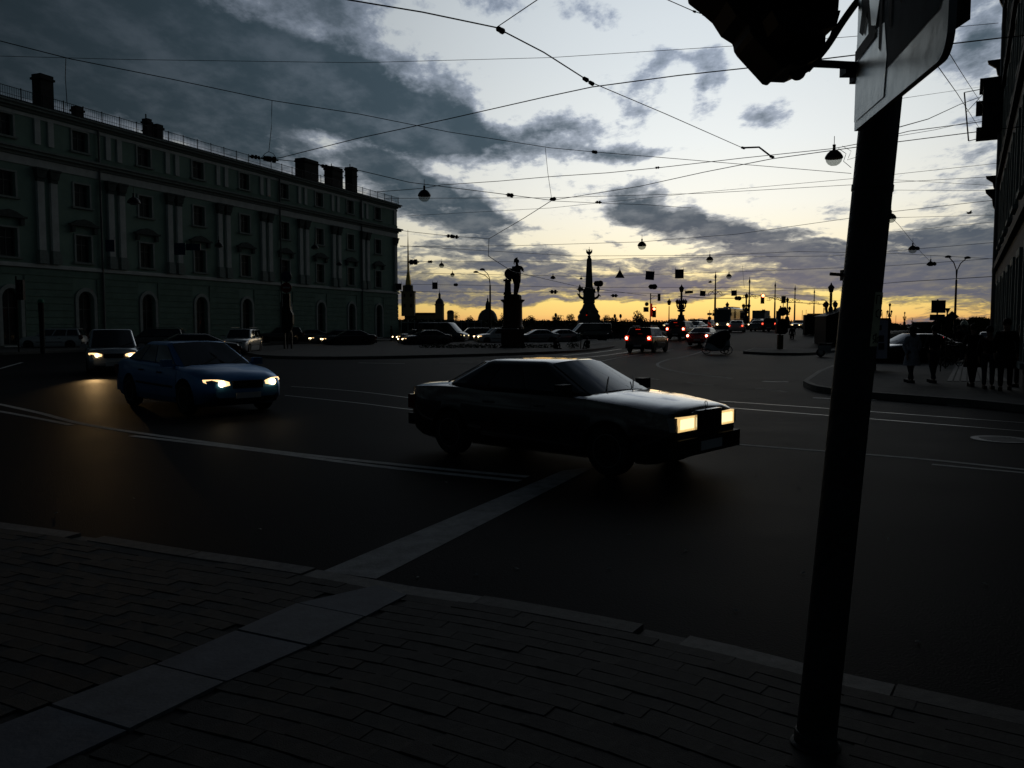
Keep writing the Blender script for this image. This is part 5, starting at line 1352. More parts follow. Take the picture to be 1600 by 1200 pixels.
# signal head to the left of the pole
TY = 3.0
def tp(x, y, d=TY): p = AT(x, y, d); return (p.x, p.z)
th = thing('traffic_signal', 'big black traffic signal hanging over the top edge left of the near pole', 'traffic light', (0, 0, 0))
c0 = AT(1200, 60, TY); th.location = (c0.x, TY, c0.z)
def loc_poly(px): return [(p[0]-c0.x, p[1]-c0.z) for p in (tp(x, y) for x, y in px)]
sil = [(1078, -90), (1085, -12), (1108, 6), (1124, 20), (1138, 42), (1157, 54), (1159, 66), (1164, 74), (1205, 119), (1214, 121), (1216, 115), (1240, 116), (1262, 106), (1272, 92), (1274, 49), (1287, 36), (1293, 18), (1294, -90)]
o = MB().plate(loc_poly(sil), -.11, .11).build('housing', black, th); m = o.modifiers.new('b', 'BEVEL'); m.width = .012; m.segments = 2; mods_apply(o); o.data.materials.clear(); o.data.materials.append(plastic)
hood_ = MB().plate(loc_poly([(1100, -30), (1290, -30), (1288, -8), (1270, 10), (1120, 2)]), -.30, -.11).build('visor', plastic, th)
MB().plate(loc_poly([(1170, 60), (1268, 60), (1262, 82), (1200, 96), (1180, 80)]), -.26, -.11).build('visor', plastic, th)
b = MB(); q = loc_poly([(1248, 116), (1240, 124), (1228, 119)]); cc = loc_poly([(1246, 112)])[0]; b.ball((cc[0], 0, cc[1]), .03, 12, 8); b.build('end_knob', plastic, th, True)
def cab(pts, r, nm='cable', m=rubber, par=None):
    q = [AT(x, y, d) for x, y, d in pts]; out = []
    for i in range(len(q)-1):
        p0, p1, p2, p3 = q[max(i-1, 0)], q[i], q[i+1], q[min(i+2, len(q)-1)]
        for k in range(6):
            t_ = k/6; out.append(.5*((2*p1)+(p2-p0)*t_+(2*p0-5*p1+4*p2-p3)*t_*t_+(3*p1-p0-3*p2+p3)*t_**3))
    out.append(q[-1]); base_ = par.location if par else Vector((0, 0, 0))
    return MB().tube([p-base_ for p in out], r, 8).build(nm, m, par, True)
cab([(1262, 108, 3.0), (1290, 75, 3.03), (1318, 32, 3.08), (1348, -8, 3.15), (1380, -40, 3.2)], .013, par=th)
cab([(1248, 118, 2.98), (1276, 96, 3.0), (1300, 56, 3.05), (1306, 20, 3.07), (1309, -30, 3.08)], .008, par=th)
p = [AT(1270, 99, 3.0)-th.location, AT(1352, 103, 3.15)-th.location]
MB().tube(p, .014, 8).build('bracket_arm', iron, th)
q = AT(1336, 109, 3.12)-th.location; MB().box((q.x, q.y, q.z), (.09, .06, .04)).box((q.x+.02, q.y, q.z-.02), (.06, .05, .05)).build('clamp', iron, th)
# second signal seen end-on behind the sign at the top
t2 = thing('signal_bracket', 'dark bracket box at the top edge right of the striped sign', 'bracket', tuple(AT(1494, 12, 2.9)))
MB().box((0, 0, .08), (.035, .12, .28)).box((-.14, .1, .15), (.3, .05, .05)).build('box', plastic, t2)
# bits clamped to the left edge of the pole
pk = AT(1319, 321, 3.25)
for (px, py, lb) in ((1305, 428, 'small spike bracket sticking out left of the near pole'),):
    a_ = AT(1297, 428, 3.2); c_ = AT(1325, 430, 3.2)
    t = thing('pole_stub', lb, 'bracket', tuple(c_)); MB().tube([(0, 0, 0), tuple(a_-c_)], .007, 6).build('rod', iron, t); MB().box((-.01, 0, 0), (.03, .03, .04)).build('clip', iron, t)

# ---------------------------------------------------------------- people
skin_m = mat('skin', (.25, .15, .11), .6, var=.05); hair_m = mat('hair_dark', (.02, .015, .012), .7)
def person(x, y, z0, H, face_deg, label, coat, trous, pose='stand', group=None, bag=False, long_coat=False, hairl=False):
    k = H/1.75; t = thing('person', label, 'person', (x, y, z0), R(face_deg-90), group)   # local +y is forward
    st = {'stand': (.03, .0), 'walk': (.22, -.20)}.get(pose, (.03, 0)); sw = .18 if pose == 'walk' else .03
    def K(v): return [tuple(q*k for q in p_) for p_ in v]
    if pose != 'sit':
        V_ = [(0, 0, .95), (0, .0, 1.15), (0, 0, 1.38), (0, .01, 1.47), (0, .02, 1.56), (0, .03, 1.66),
              (.19, 0, 1.40), (.25, -sw*.3, 1.14), (.25, sw*.6, .90), (.25, sw*.7, .82), (-.19, 0, 1.40), (-.25, sw*.3, 1.14), (-.25, -sw*.6, .90), (-.25, -sw*.7, .82),
              (.10, 0, .90), (.10, st[0]*.6, .50), (.10, st[0], .09), (.10, st[0]+.14, .04), (-.10, 0, .90), (-.10, st[1]*.3+.03, .50), (-.10, st[1], .10), (-.10, st[1]+.12, .04)]
    else:
        V_ = [(0, 0, .18), (0, .0, .38), (0, .05, .60), (0, .07, .70), (0, .09, .78), (0, .11, .87),
              (.19, .05, .62), (.26, .15, .40), (.15, .34, .36), (.10, .40, .36), (-.19, .05, .62), (-.26, .15, .40), (-.15, .34, .36), (-.10, .40, .36),
              (.10, .02, .16), (.14, .42, .42), (.12, .50, .08), (.12, .62, .04), (-.10, .02, .16), (-.14, .42, .42), (-.12, .50, .08), (-.12, .62, .04)]
    E_ = [(0, 1), (1, 2), (2, 3), (3, 4), (4, 5), (2, 6), (6, 7), (7, 8), (8, 9), (2, 10), (10, 11), (11, 12), (12, 13), (0, 14), (14, 15), (15, 16), (16, 17), (0, 18), (18, 19), (19, 20), (20, 21)]
    r_ = [.13, .12, .13, .055, .085, .075, .055, .042, .03, .035, .055, .042, .03, .035, .085, .055, .038, .03, .085, .055, .038, .03]
    V2 = list(V_)
    for hi, s in ((9, 1), (13, -1)):       # five fingers on each hand
        hx, hy, hz = V_[hi]
        for q, (dy, L_) in enumerate(((-.03, .07), (-.01, .08), (.01, .075), (.03, .06), (.045, .045))):
            V2.append((hx-s*.005, hy+dy, hz-.045 if q < 4 else hz-.01)); E_.append((hi, len(V2)-1)); r_.append(.009)
            V2.append((hx-s*.02, hy+dy*1.2+(.01 if q < 4 else .025), hz-.045-L_ if q < 4 else hz-.055)); E_.append((len(V2)-2, len(V2)-1)); r_.append(.007)
    body = skinobj('body', K(V2), E_, [q*k for q in r_], skin_m, t, 1)
    tors = [0, 1, 2, 3, 6, 7, 8, 10, 11, 12]; mp_ = {v: i for i, v in enumerate(tors)}
    EV = [(a, b_) for a, b_ in E_ if a in mp_ and b_ in mp_]
    fat = 1.25; rr = {0: .155, 1: .15, 2: .16, 3: .07, 6: .075, 7: .06, 8: .047, 10: .075, 11: .06, 12: .047}
    skinobj('jacket', K([V_[v] for v in tors]), [(mp_[a], mp_[b_]) for a, b_ in EV], [rr[v]*k for v in tors], coat, t, 2)
    lg = [0, 14, 15, 16, 18, 19, 20]; mp2 = {v: i for i, v in enumerate(lg)}; EL = [(a, b_) for a, b_ in E_ if a in mp2 and b_ in mp2]
    rl_ = {0: .14, 14: .105, 15: .075, 16: .06, 18: .105, 19: .075, 20: .06}
    skinobj('trousers', K([V_[v] for v in lg]), [(mp2[a], mp2[b_]) for a, b_ in EL], [rl_[v]*k for v in lg], trous, t, 1)
    if long_coat:
        b = MB().lathe([(.17*k, 1.12*k), (.19*k, .95*k), (.23*k, .72*k), (.26*k, .55*k)], n=14); b.build('coat_skirt', coat, t, True)
    hx, hy, hz = [q*k for q in V_[5]]
    MB().ball((hx, hy-.02*k, hz+.02*k), .105*k, 12, 8, 1.1).build('hair', hair_m, t, True)
    if hairl: MB().ball((hx, hy-.06*k, hz-.10*k), .10*k, 10, 6, 1.6).build('long_hair', hair_m, t, True)
    # face
    nf = MB().ball((hx, hy+.085*k, hz-.035*k), .016*k, 6, 4); nf.build('nose', skin_m, body)
    for s in (1, -1):
        MB().ball((hx+s*.03*k, hy+.075*k, hz-.005*k), .009*k, 6, 4).build('eye', ink, body)
        MB().ball((hx+s*.085*k, hy, hz-.02*k), .02*k, 6, 4, 1.4).build('ear', skin_m, body)
        fx, fy, fz = V_[17 if s == 1 else 21]
        MB().box((fx*k, (fy-.04)*k, .045*k), (.09*k, .27*k, .09*k)).build('shoe', plastic, t)
    if bag: MB().box((.30*k, -.05*k, .95*k), (.10*k, .26*k, .30*k)).tube([(.30*k, -.1*k, 1.08*k), (.2*k, -.02*k, 1.44*k), (.0, .05*k, 1.50*k)], .012, 4).build('bag', plastic, t)
    return t
cl_light = mat('cloth_grey_blue', (.32, .34, .40), .9, var=.35, scale=16); cl_black = mat('cloth_black', (.010, .010, .012), .9); cl_jean = mat('cloth_denim', (.03, .035, .05), .9)
cl_grey = mat('cloth_grey', (.05, .05, .055), .9)
def pp(px, d): return (px-800)/1300.*d, d
x, y = pp(1425, 23.2); person(x, y, .15, 1.55, 100, 'woman in a light patterned jacket walking away on the right pavement', cl_light, cl_jean, 'walk', None, True, True, True)
x, y = pp(1460, 23.2); person(x, y, .15, 1.58, 95, 'man in a dark jacket and jeans walking away beside the woman in the light jacket', cl_black, cl_jean, 'walk')
x, y = pp(1521, 21.8); person(x, y, .15, 1.62, 85, 'dark figure at the left of the group by the right-hand building', cl_black, cl_black, 'walk', None, False, True)
x, y = pp(1545, 21.0); person(x, y, .15, 1.55, 250, 'dark figure second from the left in the group by the building', cl_black, cl_jean, 'stand')
x, y = pp(1572, 20.5); person(x, y, .15, 1.74, 240, 'tallest dark figure in the group at the right edge', cl_black, cl_black, 'walk', None, False, True)
x, y = pp(1596, 21.5); person(x, y, .15, 1.6, 200, 'dark figure cut by the right edge of the picture', cl_grey, cl_jean, 'stand', None, True)
x, y = pp(1497, 40); person(x, y, .15, 1.6, 80, 'small dark figure walking far along the right pavement', cl_black, cl_black, 'walk')
x, y = pp(1504, 41.5); person(x, y, .15, 1.65, 80, 'small figure beside the far walker on the right pavement', cl_grey, cl_black, 'walk')
x, y = pp(612, 97); person(x, y, .0, 1.75, 200, 'lone figure standing near the corner of the green building', cl_black, cl_black, 'stand')
x, y = pp(868, 58.5); person(x, y, .15, 1.45, -60, 'person sitting on the island edge right of the statue', cl_black, cl_black, 'sit')
x, y = pp(918, 59.5); person(x, y, .15, 1.45, -120, 'person sitting farther right on the island near the sapling', cl_black, cl_black, 'sit')
x, y = pp(1237, 74); person(x, y, .1, 1.7, 60, 'dark figure standing left of the kiosk on the traffic island', cl_black, cl_black, 'stand')
# sapling and low bush on the island
x, y = pp(907, 59); t = thing('sapling', 'young spindly tree between the two seated people', 'tree', (x, y, .15))
MB().tube([(0, 0, 0), (.02, 0, .6), (0, 0, 1.2)], [.045, .035, .02], 6).build('trunk', bark, t)
b = MB(); foliage(b, (0, 0, 1.0), (.36, .36, .38), 90, .07); b.build('crown', leaf, t, fix=False)
x, y = pp(895, 59); t = thing('low_bush', 'low dark bush beside the sapling on the island', 'bush', (x, y, .15))
b = MB(); foliage(b, (0, 0, .22), (.5, .4, .24), 160, .06); b.build('leaves', leaf, t, fix=False)
hedge_b = MB()
for k in range(24): foliage(hedge_b, (-6.5+k*.42, 61.2+.5*math.sin(k), .25), (.4, .5, .2), 60, .07)
o = hedge_b.build('flower_bed', leaf, fix=False); tag(o, 'low dark planting round the foot of the statue', 'plants', kind='stuff')

# ---------------------------------------------------------------- posts, signs, signals
def sigpole(name, label, cat, px, d, base=0.): x, y = pp(px, d); return thing(name, label, cat, (x, y, base))
def zy(py, d, base=0.): return CZ+(510-py)*d/1300.-base
# no-entry group left
d = 59; t = sigpole('sign_post', 'post with a round no-entry sign over a dark box before the green building', 'sign post', 450, d)
MB().tube([(0, 0, 0), (0, 0, zy(424, d))], .05, 8).build('post', iron, t)
k = d/1300.
s_ = MB().disc((0, -.09, zy(450, d)), 8.2*k, .03, 'y', 24).build('no_entry_sign', mat('sign_red', (.16, .012, .012), .5, var=.1), t); MB().bx(-5.6*k, 5.6*k, -.118, -.107, zy(451.2, d), zy(448.6, d)).build('white_bar', mat('sign_white_flat', (.28, .28, .28), .5, var=.1), s_)
MB().disc((0, -.09, zy(433, d)), 8.4*k, .03, 'y', 24).build('round_sign', mat('sign_dark_blue', (.015, .03, .07), .5, var=.1), t)
MB().bx(-5.5*k, 5*k, -.2, .12, zy(479, d), zy(459, d)).build('signal_box', plastic, t)
b = MB(); P_ = [(-5.5, 479), (5.5, 479), (6, 484), (9.5, 492), (9.5, 506), (6, 516), (6, 520), (-6.5, 520), (-7.5, 505), (-7.5, 486)]
b.plate([(x_*k, zy(y_, d)) for x_, y_ in P_], -.22, .2).build('cabinet', plastic, t)
for x_ in (-4.6, 6.2): MB().bx((x_-1.2)*k, (x_+1.2)*k, -.1, .05, 0, zy(519, d)).build('leg', iron, t)
d = 52; k = d/1300.; t = sigpole('traffic_signal', 'black traffic signal on a post in front of the leftmost arched window', 'traffic light', 36, d)
MB().tube([(-.25, 0, 0), (-.25, 0, zy(432, d))], .05, 8).build('post', iron, t)
MB().bx(-2.5*k, 7.5*k, -.25, 0, zy(469, d), zy(438, d)).build('housing', plastic, t)
for q in range(3): MB().lathe([(.13, 0), (.13, .16)], (0, 0, 0), 10).build('visor', plastic, t, loc=(2.5*k, -.35, zy(444+q*9, d)))
t = sigpole('shrouded_post', 'tall dark post with a green-tinged cap before the white estate car', 'post', 67, d)
MB().lathe([(.12, 0), (.13, .3), (.16, zy(485, d)), (.17, zy(474, d)), (.12, zy(471, d))], n=10).build('shaft', plastic, t)
MB().lathe([(.20, zy(473, d)), (.16, zy(469, d)), (.05, zy(467.5, d))], n=10).build('cap', mat('green_cap', (.03, .22, .12), .5, var=.1), t)
# blue boards hung before the facade
def wsign(px, py, wpx, hpx, d, label, m, name='hanging_sign', tri=False, rot=0.):
    k = d/1300.; p = AT(px, py, d); t = thing(name, label, 'road sign', tuple(p)); w, h = wpx*k/2, hpx*k/2
    if tri: MB().plate([(-w, -h), (w, -h), (0, h)], -.02, .02).build('panel', m, t)
    else:
        b = MB().plate([(-w, -h), (w, -h), (w, h), (-w, h)], -.02, .02); o = b.build('panel', m, t); o.rotation_euler = (0, rot, 0)
    for s in ((-1, 1) if not tri else (0,)): MB().tube([(s*w*.92, .03, h*.8), (s*w*.92, .03, h+.16)], .012, 4).build('hanger', iron, t)
    return t
sb = mat('sign_navy', (.012, .035, .085), .5, var=.15); sk = mat('sign_back', (.04, .042, .045), .6, var=.2)
wsign(172, 384, 14, 18, 50, 'dark blue square sign hung before the second pilaster pair', sb)
wsign(281, 389, 17, 18, 52, 'dark blue square sign hung left of a wider dark board before the facade', sb)
wsign(302, 386, 22, 10, 52.5, 'wide dark board beside the square blue sign before the facade', sb)
wsign(623, 448, 9, 10, 70, 'small dark sign just off the corner of the green building', sk)
wsign(679.5, 446.5, 8.4, 10.5, 70, 'small dark square sign hung right of the spire', sk)
wsign(968.5, 427.5, 15, 13.5, 62, 'dark triangular warning sign hung right of the obelisk', sk, tri=True)
wsign(1015.5, 430.5, 13.5, 13.5, 62, 'tilted dark blue square sign right of the triangular sign', sb, rot=R(4))
wsign(1061.5, 428, 13.5, 14, 62, 'upright dark blue square sign above the ornate lamp', sb)
wsign(1076.5, 456.5, 12.5, 4, 84, 'small flat grey sign left of the first tall tram pole', sk, rot=R(-3))
wsign(1098, 458.5, 8.6, 8.4, 84, 'small dark square sign touching the left of the tram pole', sk, rot=R(4))
wsign(1147, 458, 8.6, 8.6, 84, 'small dark blue square sign between the first two tram poles', sb, rot=R(-2))
wsign(1193, 486, 5, 4.6, 118, 'tiny dark square sign over the box truck', sk)
wsign(655, 507, 8, 10, 112, 'small framed board above the embankment railing', sk)
# bridge signals
d = 78; k = d/1300.; x, y = pp(1015.5, d); zb_ = onbridge(x, y); t = thing('signal_mast', 'mast with arm, round and square signs and a lit red signal at the bridge head', 'traffic light', (x, y, zb_))
Z = lambda q: zy(q, d, zb_)
MB().tube([(0, 0, 0), (0, 0, Z(459))], .05, 8).build('post', iron, t); MB().tube([(0, 0, Z(462.5)), (12*k, 0, Z(463))], .035, 6).tube([(0, 0, Z(467.5)), (6*k, 0, Z(463.5))], .02, 5).build('arm', iron, t)
MB().bx(11.2*k, 15*k, -.15, .1, Z(470.5), Z(459.5)).build('arm_signal', plastic, t)
MB().disc((-6*k, -.05, Z(475.5)), 3.1*k, .03, 'y', 18).build('round_sign', sk, t); MB().bx(-11*k, -3*k, -.06, -.03, Z(487.5), Z(480)).build('square_sign', sk, t)
MB().bx(-.9*k, 2.4*k, -.2, .0, Z(495), Z(474.5)).build('side_signal', mat('signal_red_glow', (.06, .006, .005), .5, var=0, emit=(1, .03, .01), es=.12), t)  # whole side box given a faint red glow, not only a lens
h_ = MB().bx(2.8*k, 8*k, -.3, -.06, Z(496), Z(480)).build('housing', plastic, t)
red_on = mat('signal_red_on', (.5, .05, .03), .3, var=0, emit=(1, .16, .06), es=14)
MB().disc((5.0*k, -.31, Z(483)), 1.9*k, .04, 'y', 16).build('red_lamp', red_on, h_)
d = 86; k = d/1300.; p = AT(1192, 467, d); t = thing('hanging_signal', 'traffic signal hung over the bridge with its red lamp lit', 'traffic light', tuple(p))
MB().bx(-2.4*k, 2.4*k, .0, .25, -7.4*k, 7*k).build('housing', plastic, t); MB().disc((0, -.02, 4.8*k), 2.1*k, .06, 'y', 18).build('red_lamp', red_on, t); MB().tube([(0, .1, 7*k), (0, .1, 9.4*k)], .02, 4).build('hanger', iron, t)
# small signal in front of the obelisk
x, y = pp(921.5, 104); t = thing('pedestrian_signal', 'small signal post with a faint red lamp and countdown box before the obelisk', 'traffic light', (x, y, 0)); k = 104/1300.
MB().tube([(0, 0, 0), (0, 0, zy(477, 104))], .05, 6).build('post', iron, t); MB().bx(-1.9*k, 1.9*k, -.2, -.05, zy(493, 104), zy(484, 104)).build('countdown_box', mat('pale_frame', (.2, .21, .2), .5, var=0), t)
MB().bx(-7*k, -4.2*k, -.2, .0, zy(494.5, 104), zy(488, 104)).build('housing', plastic, t); MB().disc((-5.6*k, -.22, zy(492.5, 104)), .9*k, .03, 'y', 12).build('red_lamp', tl_on, t)
for px, py, d in ((868, 492.5, 100), (969, 494, 105), (960, 494, 110)):
    x, y = pp(px, d); t = thing('oval_sign', {868: 'small oval sign on a post against the far trees right of the statue', 969: 'small round sign above the trees right of the obelisk', 960: 'tiny sign between the obelisk base and the wide low tree'}[px], 'road sign', (x, y, 0)); k = d/1300.
    MB().tube([(0, 0, 0), (0, 0, zy(py, d))], .04, 6).build('post', iron, t); o = MB().disc((0, -.06, 0), 2.4*k, .03, 'y', 18).build('panel', sk, t); o.scale = (.85, 1, 1.4); o.location = (0, 0, zy(py, d))
# striped hazard post
d = 72; x, y = pp(1107.5, d); zb_ = onbridge(x, y); k = d/1300.; t = thing('hazard_post', 'red and white striped post with a round sign and a small board among the cars', 'hazard post', (x, y, zb_)); Z = lambda q: zy(q, d, zb_)
wh = mat('reflect_white', (.4, .4, .4), .5, var=0); rd = mat('stripe_red_glow', (.3, .03, .02), .5, var=0, emit=(1, .1, .05), es=.12)  # red stripes glow faintly on their own in place of reflected light
MB().bx(-2.4*k, 2.4*k, -.05, .05, 0, Z(503)).build('board', wh, t)
for q in range(4):
    z0 = Z(524)+q*(Z(503)-Z(524))/4; MB().add([(-2.4*k, -.055, z0+.14), (2.4*k, -.055, z0-.02), (2.4*k, -.055, z0+.14), (-2.4*k, -.055, z0+.30)], [(0, 1, 2, 3)]).build('stripe', rd, t)
MB().disc((0, -.06, Z(497.5)), 3.0*k, .04, 'y', 18).build('round_sign', sk, t); MB().bx(-3.6*k, 3.6*k, -.05, -.02, Z(492.5), Z(489)).build('top_board', sk, t); MB().tube([(.3*k, 0, Z(503)), (.3*k, 0, Z(485))], .025, 5).build('rod', iron, t)
# post cluster on the traffic island
d = 57; x, y = pp(1218, d); k = d/1300.; t = thing('signal_cluster', 'dark cluster of round sign, signal boxes and cabinet on the traffic island', 'sign post', (x, y, .15)); Z = lambda q: zy(q, d, .15)
MB().tube([(0, 0, 0), (0, 0, Z(478))], .05, 8).build('post', iron, t)
MB().disc((2.5*k, -.08, Z(487)), 7*k, .04, 'y', 22).build('round_sign', sk, t); MB().bx(-6.5*k, -2*k, -.15, .05, Z(498), Z(486)).build('signal_box', plastic, t)
MB().plate([(x_*k, Z(y_)) for x_, y_ in ((-4, 498), (6, 498), (10, 505), (11, 518), (7, 522), (-6, 522), (-7, 508))], -.2, .2).build('cabinet', plastic, t)
MB().bx(-3.4*k, 4.4*k, -.14, .14, .02, Z(523)).build('bollard', mat('bollard_mark', (.06, .055, .02), .6, var=.5, scale=9), t)
MB().bx(1.4*k, 6.4*k, -.2, .1, Z(474), Z(463)).tube([(4*k, 0, Z(464)), (4*k, 0, Z(500))], .03, 5).build('upper_signal', plastic, t)
# kiosks on the right island
d = 84; x, y = pp(1273, d); k = d/1300.; t = thing('billboard', 'dark billboard standing on two legs on the far side of the traffic island', 'billboard', (x, y, .0)); Z = lambda q: zy(q, d)
MB().bx(-18*k, 14*k, -.3, .3, Z(523), Z(492)).build('panel', plastic, t); MB().bx(-13*k, 16*k, -.2, .1, Z(491.9), Z(490)).build('top_edge', iron, t)
for x_ in (-15, -5): MB().bx((x_-1.4)*k, (x_+1.4)*k, -.15, .15, 0, Z(522.5)).build('leg', iron, t)
MB().bx(-20*k, 2*k, -.4, .4, 0, .12).build('foot', iron, t)
d = 64; x, y = pp(1306, d); k = d/1300.; t = thing('kiosk', 'big dark kiosk with a sloping roof behind the near pole', 'kiosk', (x, y, 0)); Z = lambda q: zy(q, d)
MB().bx(-18*k, 22*k, -.2, 2.2, 0, Z(494)).build('wall', plastic, t); MB().plate([(-19*k, Z(494)), (24*k, Z(494)), (24*k, Z(478)), (10*k, Z(484)), (-6*k, Z(490))], -.3, 2.3).build('roof', plastic, t); MB().bx(-16*k, -4*k, -.26, -.2, Z(530), Z(505)).build('shutter', iron, t)
d = 47; x, y = pp(1300, d); t = thing('silver_motorbike', 'small parked motor scooter with shiny parts left of the near pole', 'scooter', (x, y, 0), R(70))
for yy in (-.6, .6):
    b = MB().disc((0, yy, .25), .25, .1, 'x', 18).build('wheel', rubber, t); MB().disc((0, yy, .25), .14, .11, 'x', 12).build('hub', chrome, b)
b = MB().tube([(0, -.6, .25), (0, -.45, .7), (0, -.35, 1.0)], .04, 6).tube([(-.3, -.35, 1.0), (.3, -.35, 1.0)], .02, 5); b.build('handlebar', chrome, t)
MB().box((0, -.42, .62), (.34, .10, .5)).box((0, 0, .3), (.3, .8, .1)).box((0, .4, .5), (.32, .7, .3)).build('body', P_silver, t); MB().box((0, .35, .72), (.28, .7, .12)).build('seat', plastic, t); MB().ball((0, -.45, .88), .09).build('headlight', hl_off, t)
# advertising panel beside the near pole, made pale by its print colour, not lit
d = 30; k = d/1300.; x, y = pp(1362, d); t = thing('poster_panel', 'pale poster panel in a black frame just right of the near pole', 'poster', (x, y, .15)); Z = lambda q: zy(q, d, .15)
MB().bx(-24*k, 26*k, -.1, .1, Z(566), Z(497)).build('frame', plastic, t); MB().bx(-22*k, 22*k, -.112, -.102, Z(560), Z(500)).build('poster', mat('poster_print', (.5, .55, .68), .5, var=.2, scale=2), t)
for (a, b_, c_, e_) in ((2, 12, 508, 516), (4, 16, 524, 534), (8, 17, 536, 546)): MB().bx(a*k, b_*k, -.118, -.113, Z(e_), Z(c_)).build('print_block', cl_jean, t)
MB().bx(-6*k, 6*k, -.08, .08, 0, Z(566.5)).build('leg', iron, t)
# parking signs on the right
d = 31; k = d/1300.; x, y = pp(1463, d); t = thing('parking_sign', 'dark parking sign with the letter P and a plate below, on a post at right', 'road sign', (x, y, .15)); Z = lambda q: zy(q, d, .15)
MB().tube([(0, .04, 0), (0, .04, Z(468))], .03, 8).build('post', iron, t); pn = MB().bx(-10.5*k, 11.5*k, -.02, .0, Z(489), Z(469.5)).build('panel', sb, t)
text_mesh('P', 18*k, mat('sign_letter', (.06, .065, .08), .5, var=0), 'letter', pn, (.5*k, -.025, Z(479)), (R(90), 0, 0))
MB().bx(-12.5*k, 11*k, -.02, .0, Z(500.5), Z(491.5)).build('lower_plate', sk, t)
x2 = (1479.5-1463)*k; MB().plate([(x2-4.5*k, Z(481.5)), (x2+4.5*k, Z(481.5)), (x2, Z(490.5))], .05, .07).build('give_way_sign', sk, t)
x3 = (1487-1463)*k; MB().plate([(x3-11.5*k, Z(496)), (x3, Z(486)), (x3+11.5*k, Z(495)), (x3+2*k, Z(501)), (x3-6*k, Z(502))], .08, .10).build('arrow_board', mat('sign_brown', (.09, .02, .012), .6, var=.1), t)
MB().tube([(x2, .08, 0), (x2, .08, Z(482))], .025, 6).build('second_post', iron, t)
MB().bx((1472-1463)*k, (1486-1463)*k, .1, .14, Z(517), Z(504)).build('frame_board', mat('sign_olive', (.05, .05, .02), .6, var=0), t)
t = thing('red_lamp', 'small red lamp glowing by the man in the dark jacket', 'signal lamp', tuple(AT(1471.5, 528, 29)))
MB().disc((0, 0, 0), .055, .03, 'y', 14).build('lens', mat('red_small', (.3, .02, .03), .4, var=0, emit=(1, .06, .08), es=1.2), t); MB().tube([(0, .02, -.0), (0, .02, 1.57-AT(1471.5, 528, 29).z-1.42-.0)], .02, 5).build('post', iron, t)
# bicycles on the far right pavement
def bicycle(x, y, rz, label):
    t = thing('bicycle', label, 'bicycle', (x, y, .15), rz)
    for cx_ in (-.52, .52):
        w = MB().tube([(cx_+.34*math.cos(a*.3142), 0, .34+.34*math.sin(a*.3142)) for a in range(21)], .02, 6, False).build('wheel', rubber, t)
        b = MB()
        for a in range(10): b.tube([(cx_, 0, .34), (cx_+.33*math.cos(a*.628), 0, .34+.33*math.sin(a*.628))], .003, 3)
        b.build('spokes', galv, w)['kind'] = 'stuff'
    b = MB(); A, B, C_, D_, E2 = (-.52, 0, .34), (-.1, 0, .3), (-.22, 0, .82), (.38, 0, .84), (.52, 0, .34)
    for p_, q_ in ((A, B), (B, C_), (C_, D_), (B, D_), (A, C_), (D_, E2)): b.tube([p_, q_], .018, 6)
    b.build('frame', iron, t); MB().tube([(.38, 0, .84), (.35, 0, 1.02)], .015, 6).tube([(.3, -.28, 1.03), (.38, 0, 1.03), (.3, .28, 1.03)], .014, 6).build('handlebar', iron, t)
    MB().tube([(-.22, 0, .82), (-.24, 0, .92)], .014, 5).box((-.24, 0, .95), (.26, .14, .06)).build('saddle', plastic, t); MB().tube([(-.1, -.1, .3), (-.1, .1, .3)], .04, 8).build('crank', iron, t)
x, y = pp(1489, 32.5); bicycle(x, y, R(35), 'bicycle parked on the right pavement, nearest the walking man')
x, y = pp(1480, 33.5); bicycle(x, y, R(42), 'second bicycle half hidden behind the man in the dark jacket')
# ---------------------------------------------------------------- twin-armed lamp posts
def twin(px, d, ytop, yjoin, sp1, sp2, yl1, yl2, label):
    x, y = pp(px, d); k = d/1300.; t = thing('lamp_post', label, 'street lamp', (x, y, 0)); Z = lambda q: zy(q, d)
    MB().tube([(0, 0, 0), (0, 0, Z(yjoin))], [.16, .11], 8).build('post', iron, t)
    for s, yl in ((sp1, yl1), (sp2, yl2)):
        pts = [(0, 0, Z(yjoin)+0), (s*.06*k, 0, Z(yjoin-(yjoin-yl)*.45)), (s*.35*k, 0, Z(yjoin-(yjoin-yl)*.75)), (s*.95*k, 0, Z(yl))]
        a = MB().tube(pts, .055, 6).build('arm', iron, t); MB().lathe([(.01, -.12), (.30, -.09), (.36, .0), (.28, .11), (.08, .18)], (s*k, 0, Z(yl)), 12).build('lamp_head', iron, a, True)
twin(1490, 96, 403, 438, -14, 16, 402.5, 404, 'twin-armed lamp post behind the parking signs at right')
twin(766, 112, 421, 446, -22, -12, 426, 422, 'tall lamp post with two arms reaching left beside the domed chapel')
